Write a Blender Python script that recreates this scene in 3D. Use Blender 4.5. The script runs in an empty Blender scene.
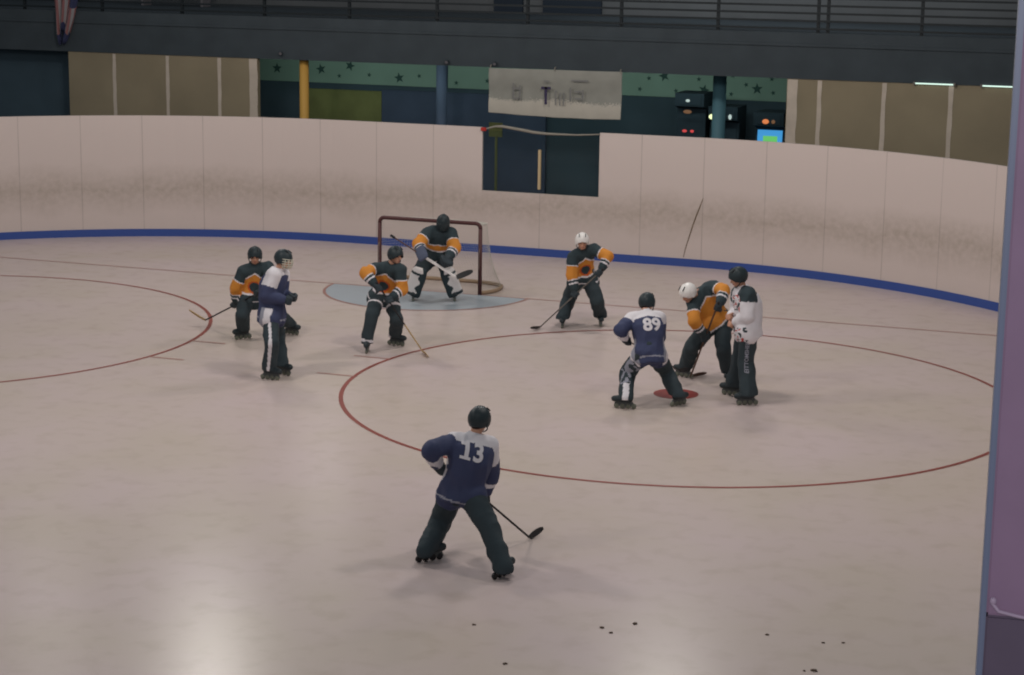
import bpy, bmesh, math, random
import numpy as np
from mathutils import Vector as V, Matrix, noise
from mathutils.bvhtree import BVHTree

# ------------------------------------------------------------------ camera, world, lights, exposure
SC = bpy.context.scene
COL = SC.collection
cam_data = bpy.data.cameras.new('camera')
cam_data.sensor_width = 36.0
cam_data.lens = 1978.97 / 1024 * 36.0
cam_data.clip_end = 300
cam = bpy.data.objects.new('camera', cam_data)
COL.objects.link(cam)
cR = V((0.9399285, 0.34108917, 0.01387823)); cU = V((-0.08069736, 0.18250548, 0.97988759)); cF = V((-0.33169619, 0.9221442, -0.19906709))
cam.matrix_world = Matrix(((cR.x, cU.x, -cF.x, 12.9114), (cR.y, cU.y, -cF.y, -31.5841), (cR.z, cU.z, -cF.z, 6.1160), (0, 0, 0, 1)))
SC.camera = cam

SC.view_settings.view_transform = 'Standard'
SC.view_settings.look = 'None'
SC.view_settings.exposure = 0.0
SC.view_settings.gamma = 1.0
SC.view_settings.use_curve_mapping = False

world = bpy.data.worlds.new('world')
SC.world = world
world.use_nodes = True
bg = world.node_tree.nodes['Background']
bg.inputs['Color'].default_value = (0.62, 0.72, 0.80, 1)
bg.inputs['Strength'].default_value = 0.23
SC.cycles.filter_width = 2.0

def lamp(name, loc, power, color=(1, 0.945, 0.89), radius=0.35, aim=None, kind='POINT', angle=60, size=None):
    d = bpy.data.lights.new(name, kind)
    d.energy = power
    d.color = color
    o = bpy.data.objects.new(name, d)
    COL.objects.link(o)
    o.location = loc
    if kind == 'AREA':
        d.shape = 'RECTANGLE'; d.size = size[0]; d.size_y = size[1]
    else:
        d.shadow_soft_size = radius
    if kind == 'SPOT':
        d.spot_size = math.radians(angle); d.spot_blend = 0.6
    if aim is not None:
        o.rotation_euler = (V(aim) - V(loc)).to_track_quat('-Z', 'Y').to_euler()
    return o

# the hall's high-bay lamps hang in a loose grid about eight metres above the rink floor
for i, (x, y, pw) in enumerate([(9.6, -11.0, 400), (-1.3, -11.0, 690), (0.4, -20.0, 390), (-3.8, -1.2, 620), (4.6, -0.6, 560),
                                (9.6, -20.0, 170), (-8.6, 0.8, 90), (6.0, -28.0, 100), (5.2, -8.0, 560)]):
    lamp('high_bay_light', (x, y, 8.0), pw, radius=0.45)
# floodlight high over the balcony, thrown at mid rink (its blurred mirror image shows on the floor)
lamp('flood_light', (-6.42, 9.28, 7.0), 55, aim=(3.9, -12.5, 0), kind='SPOT', angle=34, radius=0.35)
# recess area light: unseen, added under the balcony to brighten the painted back wall
# added fill beside the camera to brighten the near post; little reaches the rink
lamp('near_post_fill', (12.93, -31.75, 6.3), 210, color=(1, 0.97, 1.0), radius=0.03)
lamp('recess_fill', (-1.5, 7.6, 3.42), 70, color=(0.86, 1.0, 0.92), aim=(-1.5, 9.9, 2.6), kind='AREA', size=(12.0, 0.2))
lamp('balcony_light', (3.5, 9.2, 7.0), 60, color=(0.85, 0.95, 1.0), aim=(4.0, 11.0, 4.6), kind='AREA', size=(9.0, 0.3))

# ------------------------------------------------------------------ materials
def srgb(c):
    return tuple(((v / 255) / 12.92 if v / 255 <= 0.04045 else ((v / 255 + 0.055) / 1.055) ** 2.4) for v in c)

def mat(name, rgb, rough=0.7, spec=0.3, metal=0.0, emit=None, estr=0.0, var=0.0, scale=6.0, lin=False):
    m = bpy.data.materials.new(name)
    m.use_nodes = True
    nt = m.node_tree
    b = nt.nodes['Principled BSDF']
    c = rgb if lin else srgb(rgb)
    b.inputs['Base Color'].default_value = (*c, 1)
    b.inputs['Roughness'].default_value = rough
    b.inputs['Specular IOR Level'].default_value = spec
    b.inputs['Metallic'].default_value = metal
    if emit:
        b.inputs['Emission Color'].default_value = (*srgb(emit), 1)
        b.inputs['Emission Strength'].default_value = estr
    if var:
        tc = nt.nodes.new('ShaderNodeTexCoord')
        nz = nt.nodes.new('ShaderNodeTexNoise')
        nz.inputs['Scale'].default_value = scale
        nz.inputs['Detail'].default_value = 4
        rp = nt.nodes.new('ShaderNodeValToRGB')
        rp.color_ramp.elements[0].position = 0.3
        rp.color_ramp.elements[1].position = 0.7
        rp.color_ramp.elements[0].color = (*[v * (1 - var) for v in c], 1)
        rp.color_ramp.elements[1].color = (*[min(1, v * (1 + var)) for v in c], 1)
        nt.links.new(tc.outputs['Object'], nz.inputs['Vector'])
        nt.links.new(nz.outputs['Fac'], rp.inputs['Fac'])
        nt.links.new(rp.outputs['Color'], b.inputs['Base Color'])
    return m

def floor_material():
    m = mat('rink_floor', (205, 186, 178), rough=0.26, spec=0.12)
    nt = m.node_tree; b = nt.nodes['Principled BSDF']
    tc = nt.nodes.new('ShaderNodeTexCoord')
    n1 = nt.nodes.new('ShaderNodeTexNoise'); n1.inputs['Scale'].default_value = 0.45; n1.inputs['Detail'].default_value = 5
    n2 = nt.nodes.new('ShaderNodeTexNoise'); n2.inputs['Scale'].default_value = 3.5; n2.inputs['Detail'].default_value = 6
    r1 = nt.nodes.new('ShaderNodeValToRGB')
    r1.color_ramp.elements[0].position = 0.35; r1.color_ramp.elements[1].position = 0.68
    r1.color_ramp.elements[0].color = (*srgb((202, 186, 175)), 1)
    r1.color_ramp.elements[1].color = (*srgb((208, 189, 187)), 1)
    r2 = nt.nodes.new('ShaderNodeValToRGB')
    r2.color_ramp.elements[0].position = 0.30; r2.color_ramp.elements[1].position = 0.5
    r2.color_ramp.elements[0].color = (0.90, 0.89, 0.86, 1)
    r2.color_ramp.elements[1].color = (1, 1, 1, 1)
    mx = nt.nodes.new('ShaderNodeMix'); mx.data_type = 'RGBA'; mx.blend_type = 'MULTIPLY'
    mx.inputs['Factor'].default_value = 0.7
    nt.links.new(tc.outputs['Object'], n1.inputs['Vector']); nt.links.new(tc.outputs['Object'], n2.inputs['Vector'])
    nt.links.new(n1.outputs['Fac'], r1.inputs['Fac']); nt.links.new(n2.outputs['Fac'], r2.inputs['Fac'])
    nt.links.new(r1.outputs['Color'], mx.inputs['A']); nt.links.new(r2.outputs['Color'], mx.inputs['B'])
    nt.links.new(mx.outputs['Result'], b.inputs['Base Color'])
    bp = nt.nodes.new('ShaderNodeBump'); bp.inputs['Strength'].default_value = 0.04; bp.inputs['Distance'].default_value = 0.02
    nt.links.new(n2.outputs['Fac'], bp.inputs['Height']); nt.links.new(bp.outputs['Normal'], b.inputs['Normal'])
    return m

def board_material():
    # white hardboard sheets: faint dark joints every sheet and a smudged belt left by pucks and balls (uses UV: metres along / metres up)
    m = mat('white_boards', (206, 190, 180), rough=0.45, spec=0.3)
    nt = m.node_tree; b = nt.nodes['Principled BSDF']; L = nt.links.new
    uv = nt.nodes.new('ShaderNodeUVMap'); uv.uv_map = 'run'
    sp = nt.nodes.new('ShaderNodeSeparateXYZ'); L(uv.outputs['UV'], sp.inputs['Vector'])
    def math_(op, a, bb=None, c=None):
        n = nt.nodes.new('ShaderNodeMath'); n.operation = op
        for i, v in enumerate((a, bb, c)):
            if v is None: continue
            if isinstance(v, (int, float)): n.inputs[i].default_value = v
            else: L(v, n.inputs[i])
        return n.outputs[0]
    fr = math_('FRACT', math_('DIVIDE', sp.outputs['X'], 1.22))
    d = math_('ABSOLUTE', math_('SUBTRACT', fr, 0.5))
    seam = math_('GREATER_THAN', d, 0.4925)
    nz = nt.nodes.new('ShaderNodeTexNoise'); nz.inputs['Scale'].default_value = 1.3; nz.inputs['Detail'].default_value = 6
    L(uv.outputs['UV'], nz.inputs['Vector'])
    nf = nt.nodes.new('ShaderNodeTexNoise'); nf.inputs['Scale'].default_value = 9.0; nf.inputs['Detail'].default_value = 5
    L(uv.outputs['UV'], nf.inputs['Vector'])
    e = math_('SUBTRACT', sp.outputs['Y'], math_('ADD', 0.72, math_('MULTIPLY', nz.outputs['Fac'], 0.5)))
    belt = math_('MAXIMUM', math_('SUBTRACT', 1.0, math_('MULTIPLY', math_('ABSOLUTE', e), 1.9)), 0.0)
    dirt = math_('MULTIPLY', belt, math_('MULTIPLY', nf.outputs['Fac'], 0.75))
    seamw = math_('MULTIPLY', seam, math_('MULTIPLY', nz.outputs['Fac'], 0.55))
    mx = nt.nodes.new('ShaderNodeMix'); mx.data_type = 'RGBA'
    mx.inputs['A'].default_value = (*srgb((206, 191, 185)), 1); mx.inputs['B'].default_value = (*srgb((140, 126, 108)), 1)
    L(dirt, mx.inputs['Factor'])
    mx2 = nt.nodes.new('ShaderNodeMix'); mx2.data_type = 'RGBA'
    L(mx.outputs['Result'], mx2.inputs['A']); mx2.inputs['B'].default_value = (*srgb((105, 95, 88)), 1)
    L(seamw, mx2.inputs['Factor'])
    L(mx2.outputs['Result'], b.inputs['Base Color'])
    return m

def glass_material():
    m = bpy.data.materials.new('clear_pane'); m.use_nodes = True
    nt = m.node_tree; nt.nodes.clear()
    o = nt.nodes.new('ShaderNodeOutputMaterial'); t = nt.nodes.new('ShaderNodeBsdfTransparent'); g = nt.nodes.new('ShaderNodeBsdfGlossy')
    t.inputs['Color'].default_value = (0.86, 0.9, 0.9, 1); g.inputs['Roughness'].default_value = 0.08
    x = nt.nodes.new('ShaderNodeMixShader'); x.inputs['Fac'].default_value = 0.015
    nt.links.new(t.outputs[0], x.inputs[1]); nt.links.new(g.outputs[0], x.inputs[2]); nt.links.new(x.outputs[0], o.inputs['Surface'])
    return m

M = {}
M['floor'] = floor_material()
M['boards'] = board_material()
M['glass'] = glass_material()
for k, rgb, kw in [
    ('outer_floor', (70, 70, 72), dict(rough=0.8, var=0.15)),
    ('kick', (58, 82, 150), dict(rough=0.45)),
    ('line_red', (142, 68, 58), dict(rough=0.4, var=0.12, scale=1.5)),
    ('line_faint', (168, 122, 112), dict(rough=0.4, var=0.12, scale=1.5)),
    ('crease_blue', (168, 177, 184), dict(rough=0.35, var=0.05, scale=1.2)),
    ('dot_red', (140, 62, 58), dict(rough=0.4, var=0.15, scale=5)),
    ('fascia', (60, 67, 72), dict(rough=0.85, var=0.1, scale=2)),
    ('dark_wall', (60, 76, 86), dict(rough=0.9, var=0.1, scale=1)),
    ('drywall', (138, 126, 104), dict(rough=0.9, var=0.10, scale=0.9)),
    ('joint_white', (190, 176, 162), dict(rough=0.9, var=0.08, scale=4)),
    ('frieze', (120, 146, 134), dict(rough=0.8, var=0.08, scale=1)),
    ('star', (46, 72, 68), dict(rough=0.8)),
    ('green_panel', (104, 108, 66), dict(rough=0.8, var=0.15, scale=2)),
    ('navy_panel', (62, 74, 94), dict(rough=0.8, var=0.1, scale=2)),
    ('yellow_paint', (196, 152, 76), dict(rough=0.6)),
    ('teal_paint', (78, 116, 128), dict(rough=0.6)),
    ('rail', (26, 32, 36), dict(rough=0.6)),
    ('balcony_wall', (96, 98, 100), dict(rough=0.9, var=0.1, scale=1)),
    ('bench', (110, 106, 110), dict(rough=0.8)),
    ('door_dark', (34, 44, 56), dict(rough=0.7)),
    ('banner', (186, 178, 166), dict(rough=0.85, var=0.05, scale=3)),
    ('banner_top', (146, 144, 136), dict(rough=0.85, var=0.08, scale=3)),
    ('banner_ink', (66, 58, 84), dict(rough=0.85)),
    ('banner_faint', (128, 126, 124), dict(rough=0.85)),
    ('wood_pale', (190, 168, 132), dict(rough=0.7)),
    ('cord', (140, 134, 124), dict(rough=0.8)),
    ('red', (170, 50, 44), dict(rough=0.6)),
    ('flag_red', (124, 84, 84), dict(rough=0.85)),
    ('flag_white', (134, 130, 132), dict(rough=0.85)),
    ('flag_blue', (46, 50, 78), dict(rough=0.85)),
    ('goal_pipe', (84, 50, 50), dict(rough=0.45)),
    ('goal_base', (160, 136, 112), dict(rough=0.5)),
    ('net', (196, 190, 180), dict(rough=0.9)),
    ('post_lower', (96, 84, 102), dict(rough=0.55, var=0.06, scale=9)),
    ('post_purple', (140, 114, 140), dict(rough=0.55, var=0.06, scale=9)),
    ('post_lit_edge', (112, 120, 144), dict(rough=0.4)),
    ('post_weld', (170, 150, 172), dict(rough=0.5)),
    ('debris', (92, 76, 64), dict(rough=0.9)),
    ('arcade', (40, 52, 60), dict(rough=0.9, spec=0.1)),
    ('scuff', (128, 114, 98), dict(rough=0.7)),
    # people
    ('skin', (200, 150, 126), dict(rough=0.6)),
    ('eye', (40, 32, 30), dict(rough=0.3)),
    ('lip', (160, 96, 86), dict(rough=0.5)),
    ('dark_hair', (46, 36, 32), dict(rough=0.8)),
    ('j_dark', (52, 64, 69), dict(rough=0.8)),
    ('j_gold', (212, 138, 56), dict(rough=0.75)),
    ('j_white', (224, 218, 222), dict(rough=0.8)),
    ('j_navy', (62, 68, 98), dict(rough=0.75)),
    ('j_grey', (150, 150, 162), dict(rough=0.8)),
    ('j_orange', (200, 92, 40), dict(rough=0.75)),
    ('j_red', (190, 70, 62), dict(rough=0.75)),
    ('pants', (54, 64, 69), dict(rough=0.85)),
    ('glove', (50, 59, 65), dict(rough=0.6)),
    ('helmet_dark', (42, 52, 56), dict(rough=0.45, spec=0.3)),
    ('helmet_white', (236, 230, 226), dict(rough=0.35, spec=0.5)),
    ('boot', (46, 54, 58), dict(rough=0.5)),
    ('frame', (80, 84, 84), dict(rough=0.4)),
    ('wheel', (112, 114, 102), dict(rough=0.5)),
    ('blocker_blue', (78, 84, 104), dict(rough=0.7)),
    ('pad_white', (232, 226, 224), dict(rough=0.6)),
    ('stick_dark', (38, 36, 38), dict(rough=0.45)),
    ('stick_brown', (96, 70, 58), dict(rough=0.5)),
    ('stick_grey', (110, 104, 98), dict(rough=0.5)),
    ('stick_tan', (190, 160, 118), dict(rough=0.55)),
    ('cage', (214, 208, 190), dict(rough=0.4)),
]:
    M[k] = mat(k, rgb, **kw)
def emit_mat(k, rgb, s):
    M[k] = mat(k, (20, 20, 20), emit=rgb, estr=s)
emit_mat('tube', (225, 255, 240), 1.2)
emit_mat('glow_green', (240, 255, 190), 1.3)
emit_mat('glow_white', (200, 220, 215), 0.8)
emit_mat('glow_orange', (255, 150, 90), 0.7)
emit_mat('glow_amber', (190, 140, 100), 0.3)
emit_mat('glow_red', (255, 90, 90), 0.6)
emit_mat('screen_cyan', (70, 160, 225), 0.85)
emit_mat('screen_green', (110, 205, 110), 0.85)

# ------------------------------------------------------------------ mesh helpers
def link(name, bm, m, parent=None, smooth=False, base=None):
    me = bpy.data.meshes.new(name)
    if base is not None:
        bmesh.ops.translate(bm, verts=bm.verts, vec=-V(base))
    bm.to_mesh(me); bm.free()
    for mm in (m if isinstance(m, (list, tuple)) else [m]):
        me.materials.append(mm)
    if smooth:
        me.polygons.foreach_set('use_smooth', [True] * len(me.polygons))
    o = bpy.data.objects.new(name, me)
    COL.objects.link(o)
    if parent is not None:
        o.parent = parent
    return o

def thing(name, label, cat, loc=(0, 0, 0), group=None):
    o = bpy.data.objects.new(name, None)
    COL.objects.link(o)
    o.location = loc
    o.empty_display_size = 0.2
    return tag(o, label, cat, group)

def tag(o, label, cat, group=None):
    o['label'] = label; o['category'] = cat
    if group: o['group'] = group
    return o

def struct(name, bm, m, smooth=False, label=None):
    o = link(name, bm, m, smooth=smooth)
    o['kind'] = 'structure'
    if label: o['label'] = label
    return o

def box(bm, lo, hi, mi=0, bev=0.0):
    x0, y0, z0 = lo; x1, y1, z1 = hi
    vs = [bm.verts.new(p) for p in ((x0, y0, z0), (x1, y0, z0), (x1, y1, z0), (x0, y1, z0), (x0, y0, z1), (x1, y0, z1), (x1, y1, z1), (x0, y1, z1))]
    fs = []
    for q in ((0, 3, 2, 1), (4, 5, 6, 7), (0, 1, 5, 4), (1, 2, 6, 5), (2, 3, 7, 6), (3, 0, 4, 7)):
        f = bm.faces.new([vs[i] for i in q]); f.material_index = mi; fs.append(f)
    if bev:
        bmesh.ops.bevel(bm, geom=list({e for f in fs for e in f.edges}), offset=bev, segments=2, affect='EDGES')
    return bm

def ortho(d, hint=None):
    d = V(d).normalized()
    h = V(hint) if hint is not None else (V((0, 0, 1)) if abs(d.z) < 0.9 else V((1, 0, 0)))
    a = (h - d * h.dot(d))
    if a.length < 1e-5:
        h = V((1, 0, 0)) if abs(d.x) < 0.9 else V((0, 1, 0)); a = h - d * h.dot(d)
    a.normalize()
    return a, d.cross(a)

def tube(bm, pts, r, seg=10, mi=0, closed=False):
    pts = [V(p) for p in pts]; n = len(pts); rings = []; ref = None
    for i, p in enumerate(pts):
        if closed: d = pts[(i + 1) % n] - pts[i - 1]
        else: d = pts[min(i + 1, n - 1)] - pts[max(i - 1, 0)]
        a, b = ortho(d, ref); ref = a
        rr = r[i] if isinstance(r, (list, tuple)) else r
        rings.append([bm.verts.new(p + (a * math.cos(t) + b * math.sin(t)) * rr) for t in (2 * math.pi * k / seg for k in range(seg))])
    for i in range(n if closed else n - 1):
        A, B = rings[i], rings[(i + 1) % n]
        for k in range(seg):
            f = bm.faces.new((A[k], A[(k + 1) % seg], B[(k + 1) % seg], B[k])); f.material_index = mi
    if not closed:
        bm.faces.new(rings[0][::-1]).material_index = mi; bm.faces.new(rings[-1]).material_index = mi
    return bm

def capsule(bm, p0, p1, r0, r1, seg=14):
    p0, p1 = V(p0), V(p1); d = p1 - p0
    if d.length < 1e-6: d = V((0, 0, 1e-4))
    dn = d.normalized()
    pts = []; rs = []
    for k in range(5):
        t = math.pi / 2 * (1 - k / 4); pts.append(p0 - dn * r0 * math.sin(t) * 0.999); rs.append(max(r0 * math.cos(t), r0 * 0.03))
    for k in range(5):
        t = math.pi / 2 * k / 4; pts.append(p1 + dn * r1 * math.sin(t) * 0.999); rs.append(max(r1 * math.cos(t), r1 * 0.03))
    a, b = ortho(dn); rings = []
    for p, rr in zip(pts, rs):
        rings.append([bm.verts.new(p + (a * math.cos(t) + b * math.sin(t)) * rr) for t in (2 * math.pi * k / seg for k in range(seg))])
    for i in range(len(rings) - 1):
        for k in range(seg):
            bm.faces.new((rings[i][k], rings[i][(k + 1) % seg], rings[i + 1][(k + 1) % seg], rings[i + 1][k]))
    bm.faces.new(rings[0][::-1]); bm.faces.new(rings[-1])

def ellipsoid(bm, c, ax, rad):
    r = bmesh.ops.create_uvsphere(bm, u_segments=18, v_segments=12, radius=1.0)
    A = Matrix((ax[0], ax[1], ax[2])).transposed()
    for v in r['verts']:
        v.co = V(c) + A @ V((v.co.x * rad[0], v.co.y * rad[1], v.co.z * rad[2]))

def loft(bm, secs, seg=24):
    rings = []
    for c, a, b, w, d in secs:
        rings.append([bm.verts.new(V(c) + V(a) * w * math.cos(t) + V(b) * d * math.sin(t)) for t in (2 * math.pi * k / seg for k in range(seg))])
    for i in range(len(rings) - 1):
        for k in range(seg):
            bm.faces.new((rings[i][k], rings[i][(k + 1) % seg], rings[i + 1][(k + 1) % seg], rings[i + 1][k]))
    bm.faces.new(rings[0][::-1]); bm.faces.new(rings[-1])

def fuse(bm, voxel, smooth=3, fold=0.0, fscale=7.0, seed=0):
    """one continuous skin around overlapping volumes"""
    bmesh.ops.recalc_face_normals(bm, faces=bm.faces)
    me = bpy.data.meshes.new('fuse'); bm.to_mesh(me); bm.free()
    o = bpy.data.objects.new('fuse', me); COL.objects.link(o)
    r = o.modifiers.new('r', 'REMESH'); r.mode = 'VOXEL'; r.voxel_size = voxel
    s = o.modifiers.new('s', 'SMOOTH'); s.factor = 0.5; s.iterations = smooth
    dg = bpy.context.evaluated_depsgraph_get()
    ev = o.evaluated_get(dg)
    out = bmesh.new(); out.from_mesh(ev.to_mesh()); ev.to_mesh_clear()
    bpy.data.objects.remove(o); bpy.data.meshes.remove(me)
    if fold:
        out.normal_update()
        off = V((seed * 3.1, seed * 1.7, seed * 5.3))
        for v in out.verts:
            q = v.co * fscale + off
            q.z *= 0.55
            v.co += v.normal * fold * (1 - 2.2 * abs(noise.noise(q)))
    return out

def lerp(a, b, t): return V(a) + (V(b) - V(a)) * t

# ------------------------------------------------------------------ room: floor and markings
XL, XR, RC, YE = -3.55, 3.4, 9.25, 4.45        # corner centres, corner radius, end boards
YC = YE - RC
def rim(n=40, inset=0.0, ys=-12.0):
    """plan of the boards from the left side, round the end, to the right side"""
    R = RC - inset; p = [(XL - R, ys)]
    p += [(XL - R * math.cos(t), YC + R * math.sin(t)) for t in (math.pi / 2 * k / n for k in range(n + 1))]
    q = [(XR + R * math.sin(t), YC + R * math.cos(t)) for t in (math.pi / 2 * k / n for k in range(n + 1))]
    return p, q + [(XR + R, ys)]

bm = bmesh.new(); box(bm, (-30, -45, -0.32), (30, 20, -0.2)); struct('ground', bm, M['outer_floor'])
bm = bmesh.new(); box(bm, (-16, -36, -0.2), (16, YE + 0.1, 0.0)); struct('floor', bm, M['floor'])
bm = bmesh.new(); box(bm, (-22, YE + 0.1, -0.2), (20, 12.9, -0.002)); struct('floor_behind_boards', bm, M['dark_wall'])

def ring_mesh(c, r, w, z, a0=0, a1=360, n=160):
    bm = bmesh.new(); A = []; B = []
    for k in range(n + 1):
        t = math.radians(a0 + (a1 - a0) * k / n)
        A.append(bm.verts.new((c[0] + (r - w / 2) * math.cos(t), c[1] + (r - w / 2) * math.sin(t), z)))
        B.append(bm.verts.new((c[0] + (r + w / 2) * math.cos(t), c[1] + (r + w / 2) * math.sin(t), z)))
    for k in range(n):
        bm.faces.new((A[k], B[k], B[k + 1], A[k + 1]))
    return bm
def strip(bm, x0, y0, x1, y1, z):
    bm.faces.new([bm.verts.new(p) for p in ((x0, y0, z), (x1, y0, z), (x1, y1, z), (x0, y1, z))])
def marking(name, bm, m):
    o = struct(name, bm, m); return o
C1, C2 = (6.15, -6.09), (-6.2, -6.09)
bm = ring_mesh(C1, 4.572, 0.06, 0.003); gap = None
marking('trim_1', bm, M['line_red'])
marking('trim_2', ring_mesh(C2, 4.572, 0.06, 0.003), M['line_red'])
bm = bmesh.new()
strip(bm, -12.0, -0.025, 10.6, 0.025, 0.003)
marking('trim_3', bm, M['line_faint'])
bm = bmesh.new()
for cx, sgn in ((C2[0], 1), (C1[0], -1)):
    for y in (-5.47, -6.74):
        x0 = cx + sgn * 4.572 * math.cos(math.asin((y + 6.09) / 4.572)); x1 = x0 + sgn * 0.58
        strip(bm, min(x0, x1), y - 0.025, max(x0, x1), y + 0.025, 0.0036)
marking('trim_4', bm, M['line_faint'])
bm = bmesh.new()
vs = [bm.verts.new((1.83 * math.cos(t), 1.83 * math.sin(t) , 0.002)) for t in (-math.pi * k / 64 for k in range(65))]
bm.faces.new(vs[::-1])
marking('trim_5', bm, M['crease_blue'])
marking('trim_6', ring_mesh((0, 0), 1.83, 0.05, 0.0042, 180, 360, 90), M['line_faint'])
bm = bmesh.new()
bm.faces.new([bm.verts.new((6.1 + 0.31 * math.cos(t), -5.99 + 0.31 * math.sin(t), 0.003)) for t in (2 * math.pi * k / 48 for k in range(48))])
marking('trim_7', bm, M['dot_red'])

# ------------------------------------------------------------------ room: boards around the rink end
def panel_run(path, z0, z1, thick=0.06, uv0=0.0):
    bm = bmesh.new(); uvl = bm.loops.layers.uv.new('run')
    n = len(path); P = [V((x, y, 0)) for x, y in path]; S = [uv0]
    for i in range(1, n): S.append(S[-1] + (P[i] - P[i - 1]).length)
    N = []
    for i in range(n):
        d = (P[min(i + 1, n - 1)] - P[max(i - 1, 0)]).normalized(); N.append(V((-d.y, d.x, 0)))   # outward: left of travel direction
    def row(off, z): return [bm.verts.new(P[i] + N[i] * off + V((0, 0, z))) for i in range(n)]
    fb, ft, bb, bt = row(0, z0), row(0, z1), row(thick, z0), row(thick, z1)
    def quad(a, b, c, d, ss, zz):
        f = bm.faces.new((a, b, c, d))
        for l, s_, z_ in zip(f.loops, ss, zz): l[uvl].uv = (s_, z_)
    for i in range(n - 1):
        a, b = S[i], S[i + 1]
        quad(fb[i], fb[i + 1], ft[i + 1], ft[i], (a, b, b, a), (z0, z0, z1, z1))
        quad(bb[i + 1], bb[i], bt[i], bt[i + 1], (b, a, a, b), (z0, z0, z1, z1))
        quad(ft[i], ft[i + 1], bt[i + 1], bt[i], (a, b, b, a), (z1,) * 4)
    for i in (0, n - 1):
        quad(fb[i], ft[i], bt[i], bb[i], (S[i],) * 4, (z0, z1, z1, z0))
    bmesh.ops.recalc_face_normals(bm, faces=bm.faces)
    return bm
OPL, OPR, OPZ, TOP, KICK = -0.72, 1.67, 1.22, 2.455, 0.15
lp, rp = rim()
left_path = lp + [(OPL - 1.22, YE), (OPL, YE)]
right_path = [(OPR, YE), (OPR + 1.0, YE)] + rp
struct('wall_left', panel_run(left_path, KICK, TOP, uv0=0.0 - 0.35), M['boards'])
run_r = panel_run(right_path, KICK, TOP, uv0=0.38)
struct('wall_right', run_r, M['boards'])
struct('wall_back', panel_run([(OPL, YE), (0.475, YE), (OPR, YE)], KICK, OPZ, uv0=0.02), M['boards'])
lp2, rp2 = rim(inset=0.015)
struct('trim_8', panel_run(lp2 + rp2, 0.0, KICK, thick=0.07), M['kick'])
# long curved scuff on the boards right of the opening
bm = bmesh.new()
pts = [(3.735, YE - 0.004, 1.33), (3.68, YE - 0.004, 1.17), (3.61, YE - 0.004, 0.98), (3.55, YE - 0.004, 0.8), (3.48, YE - 0.004, 0.56), (3.42, YE - 0.004, 0.35), (3.385, YE - 0.004, 0.18)]
tube(bm, pts, [0.006, 0.014, 0.015, 0.013, 0.011, 0.008, 0.005], seg=6)
o = struct('trim_9', bm, M['scuff'], smooth=True)

# clear panes in the opening, with a pale divider strip, and the grey cloth cord slung over it
bm = bmesh.new(); box(bm, (OPL, YE + 0.02, OPZ), (0.455, YE + 0.032, TOP - 0.06)); struct('window_1', bm, M['glass'])
bm = bmesh.new(); box(bm, (0.47, YE + 0.02, OPZ), (OPR, YE + 0.032, TOP - 0.06)); struct('window_2', bm, M['glass'])
bm = bmesh.new(); box(bm, (0.432, YE - 0.005, 1.30), (0.487, YE + 0.045, 2.07), bev=0.006)
tag(link('wooden_batten', bm, M['wood_pale']), 'pale upright wooden batten in the middle of the dark opening in the boards', 'batten')
rope = thing('slung_cord', 'grey cord slung across the top of the dark opening in the boards', 'cord', (OPL, YE, TOP))
bm = bmesh.new()
cp = [(-0.72, 2.42), (-0.6, 2.44), (-0.45, 2.485), (-0.3, 2.49), (-0.1, 2.465), (0.1, 2.44), (0.35, 2.405), (0.6, 2.39), (0.9, 2.392), (1.2, 2.395), (1.45, 2.41), (1.68, 2.43)]
tube(bm, [(x - OPL, -0.02, z - TOP) for x, z in cp], [0.012, 0.016, 0.02, 0.028, 0.03, 0.03, 0.03, 0.026, 0.02, 0.016, 0.014, 0.012], seg=8)
link('cord', bm, M['cord'], rope, smooth=True)
bm = bmesh.new(); box(bm, (-0.02, -0.06, -0.07), (0.09, 0.0, 0.0), bev=0.01); link('red_clip', bm, M['red'], rope)['label'] = 'red clip'

# ------------------------------------------------------------------ room: balcony, recess and drywall behind the boards
YB = 6.5
bm = bmesh.new(); box(bm, (-22, YB, 3.475), (20, 12.6, 4.36)); box(bm, (-22, YB - 0.03, 4.10), (20, YB, 4.15)); struct('ceiling', bm, M['fascia'])
bm = bmesh.new(); box(bm, (-22, 12.0, 4.36), (20, 12.2, 8.2)); struct('wall_balcony', bm, M['balcony_wall'])
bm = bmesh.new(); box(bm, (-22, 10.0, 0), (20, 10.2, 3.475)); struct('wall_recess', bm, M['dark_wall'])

def drywall(name, x0, x1, joints, ends):
    bm = bmesh.new(); rnd = random.Random(len(joints) * 7 + int(x0))
    box(bm, (x0, YB + 0.02, 0), (x1, YB + 0.14, 3.475), 0)
    def band(xc, w, seed):
        n = 26; L = []; R_ = []
        for k in range(n + 1):
            z = 0.2 + (3.46 - 0.2) * k / n
            L.append(bm.verts.new((xc - w / 2 - 0.012 * noise.noise(V((z * 2.5, seed, 0))), YB + 0.014, z)))
            R_.append(bm.verts.new((xc + w / 2 + 0.02 * noise.noise(V((z * 3.1, seed, 4))), YB + 0.014, z)))
        for k in range(n):
            f = bm.faces.new((L[k], R_[k], R_[k + 1], L[k + 1])); f.material_index = 1
    for j, xc in enumerate(joints): band(xc, 0.085, j + x0)
    for e, w in ends: band(e, w, e)
    return struct(name, bm, [M['drywall'], M['joint_white']])
drywall('wall_drywall_left', -11.30, -6.65, [-10.14, -8.82, -7.56], [(-6.745, 0.19)])
drywall('wall_drywall_right', 4.80, 12.5, [5.44, 6.68, 7.94, 9.2, 10.4], [(4.91, 0.2)])
bm = bmesh.new(); box(bm, (-22, YB + 0.5, 0), (-11.30, YB + 0.62, 3.475)); struct('wall_dark_left', bm, M['dark_wall'])
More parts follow.
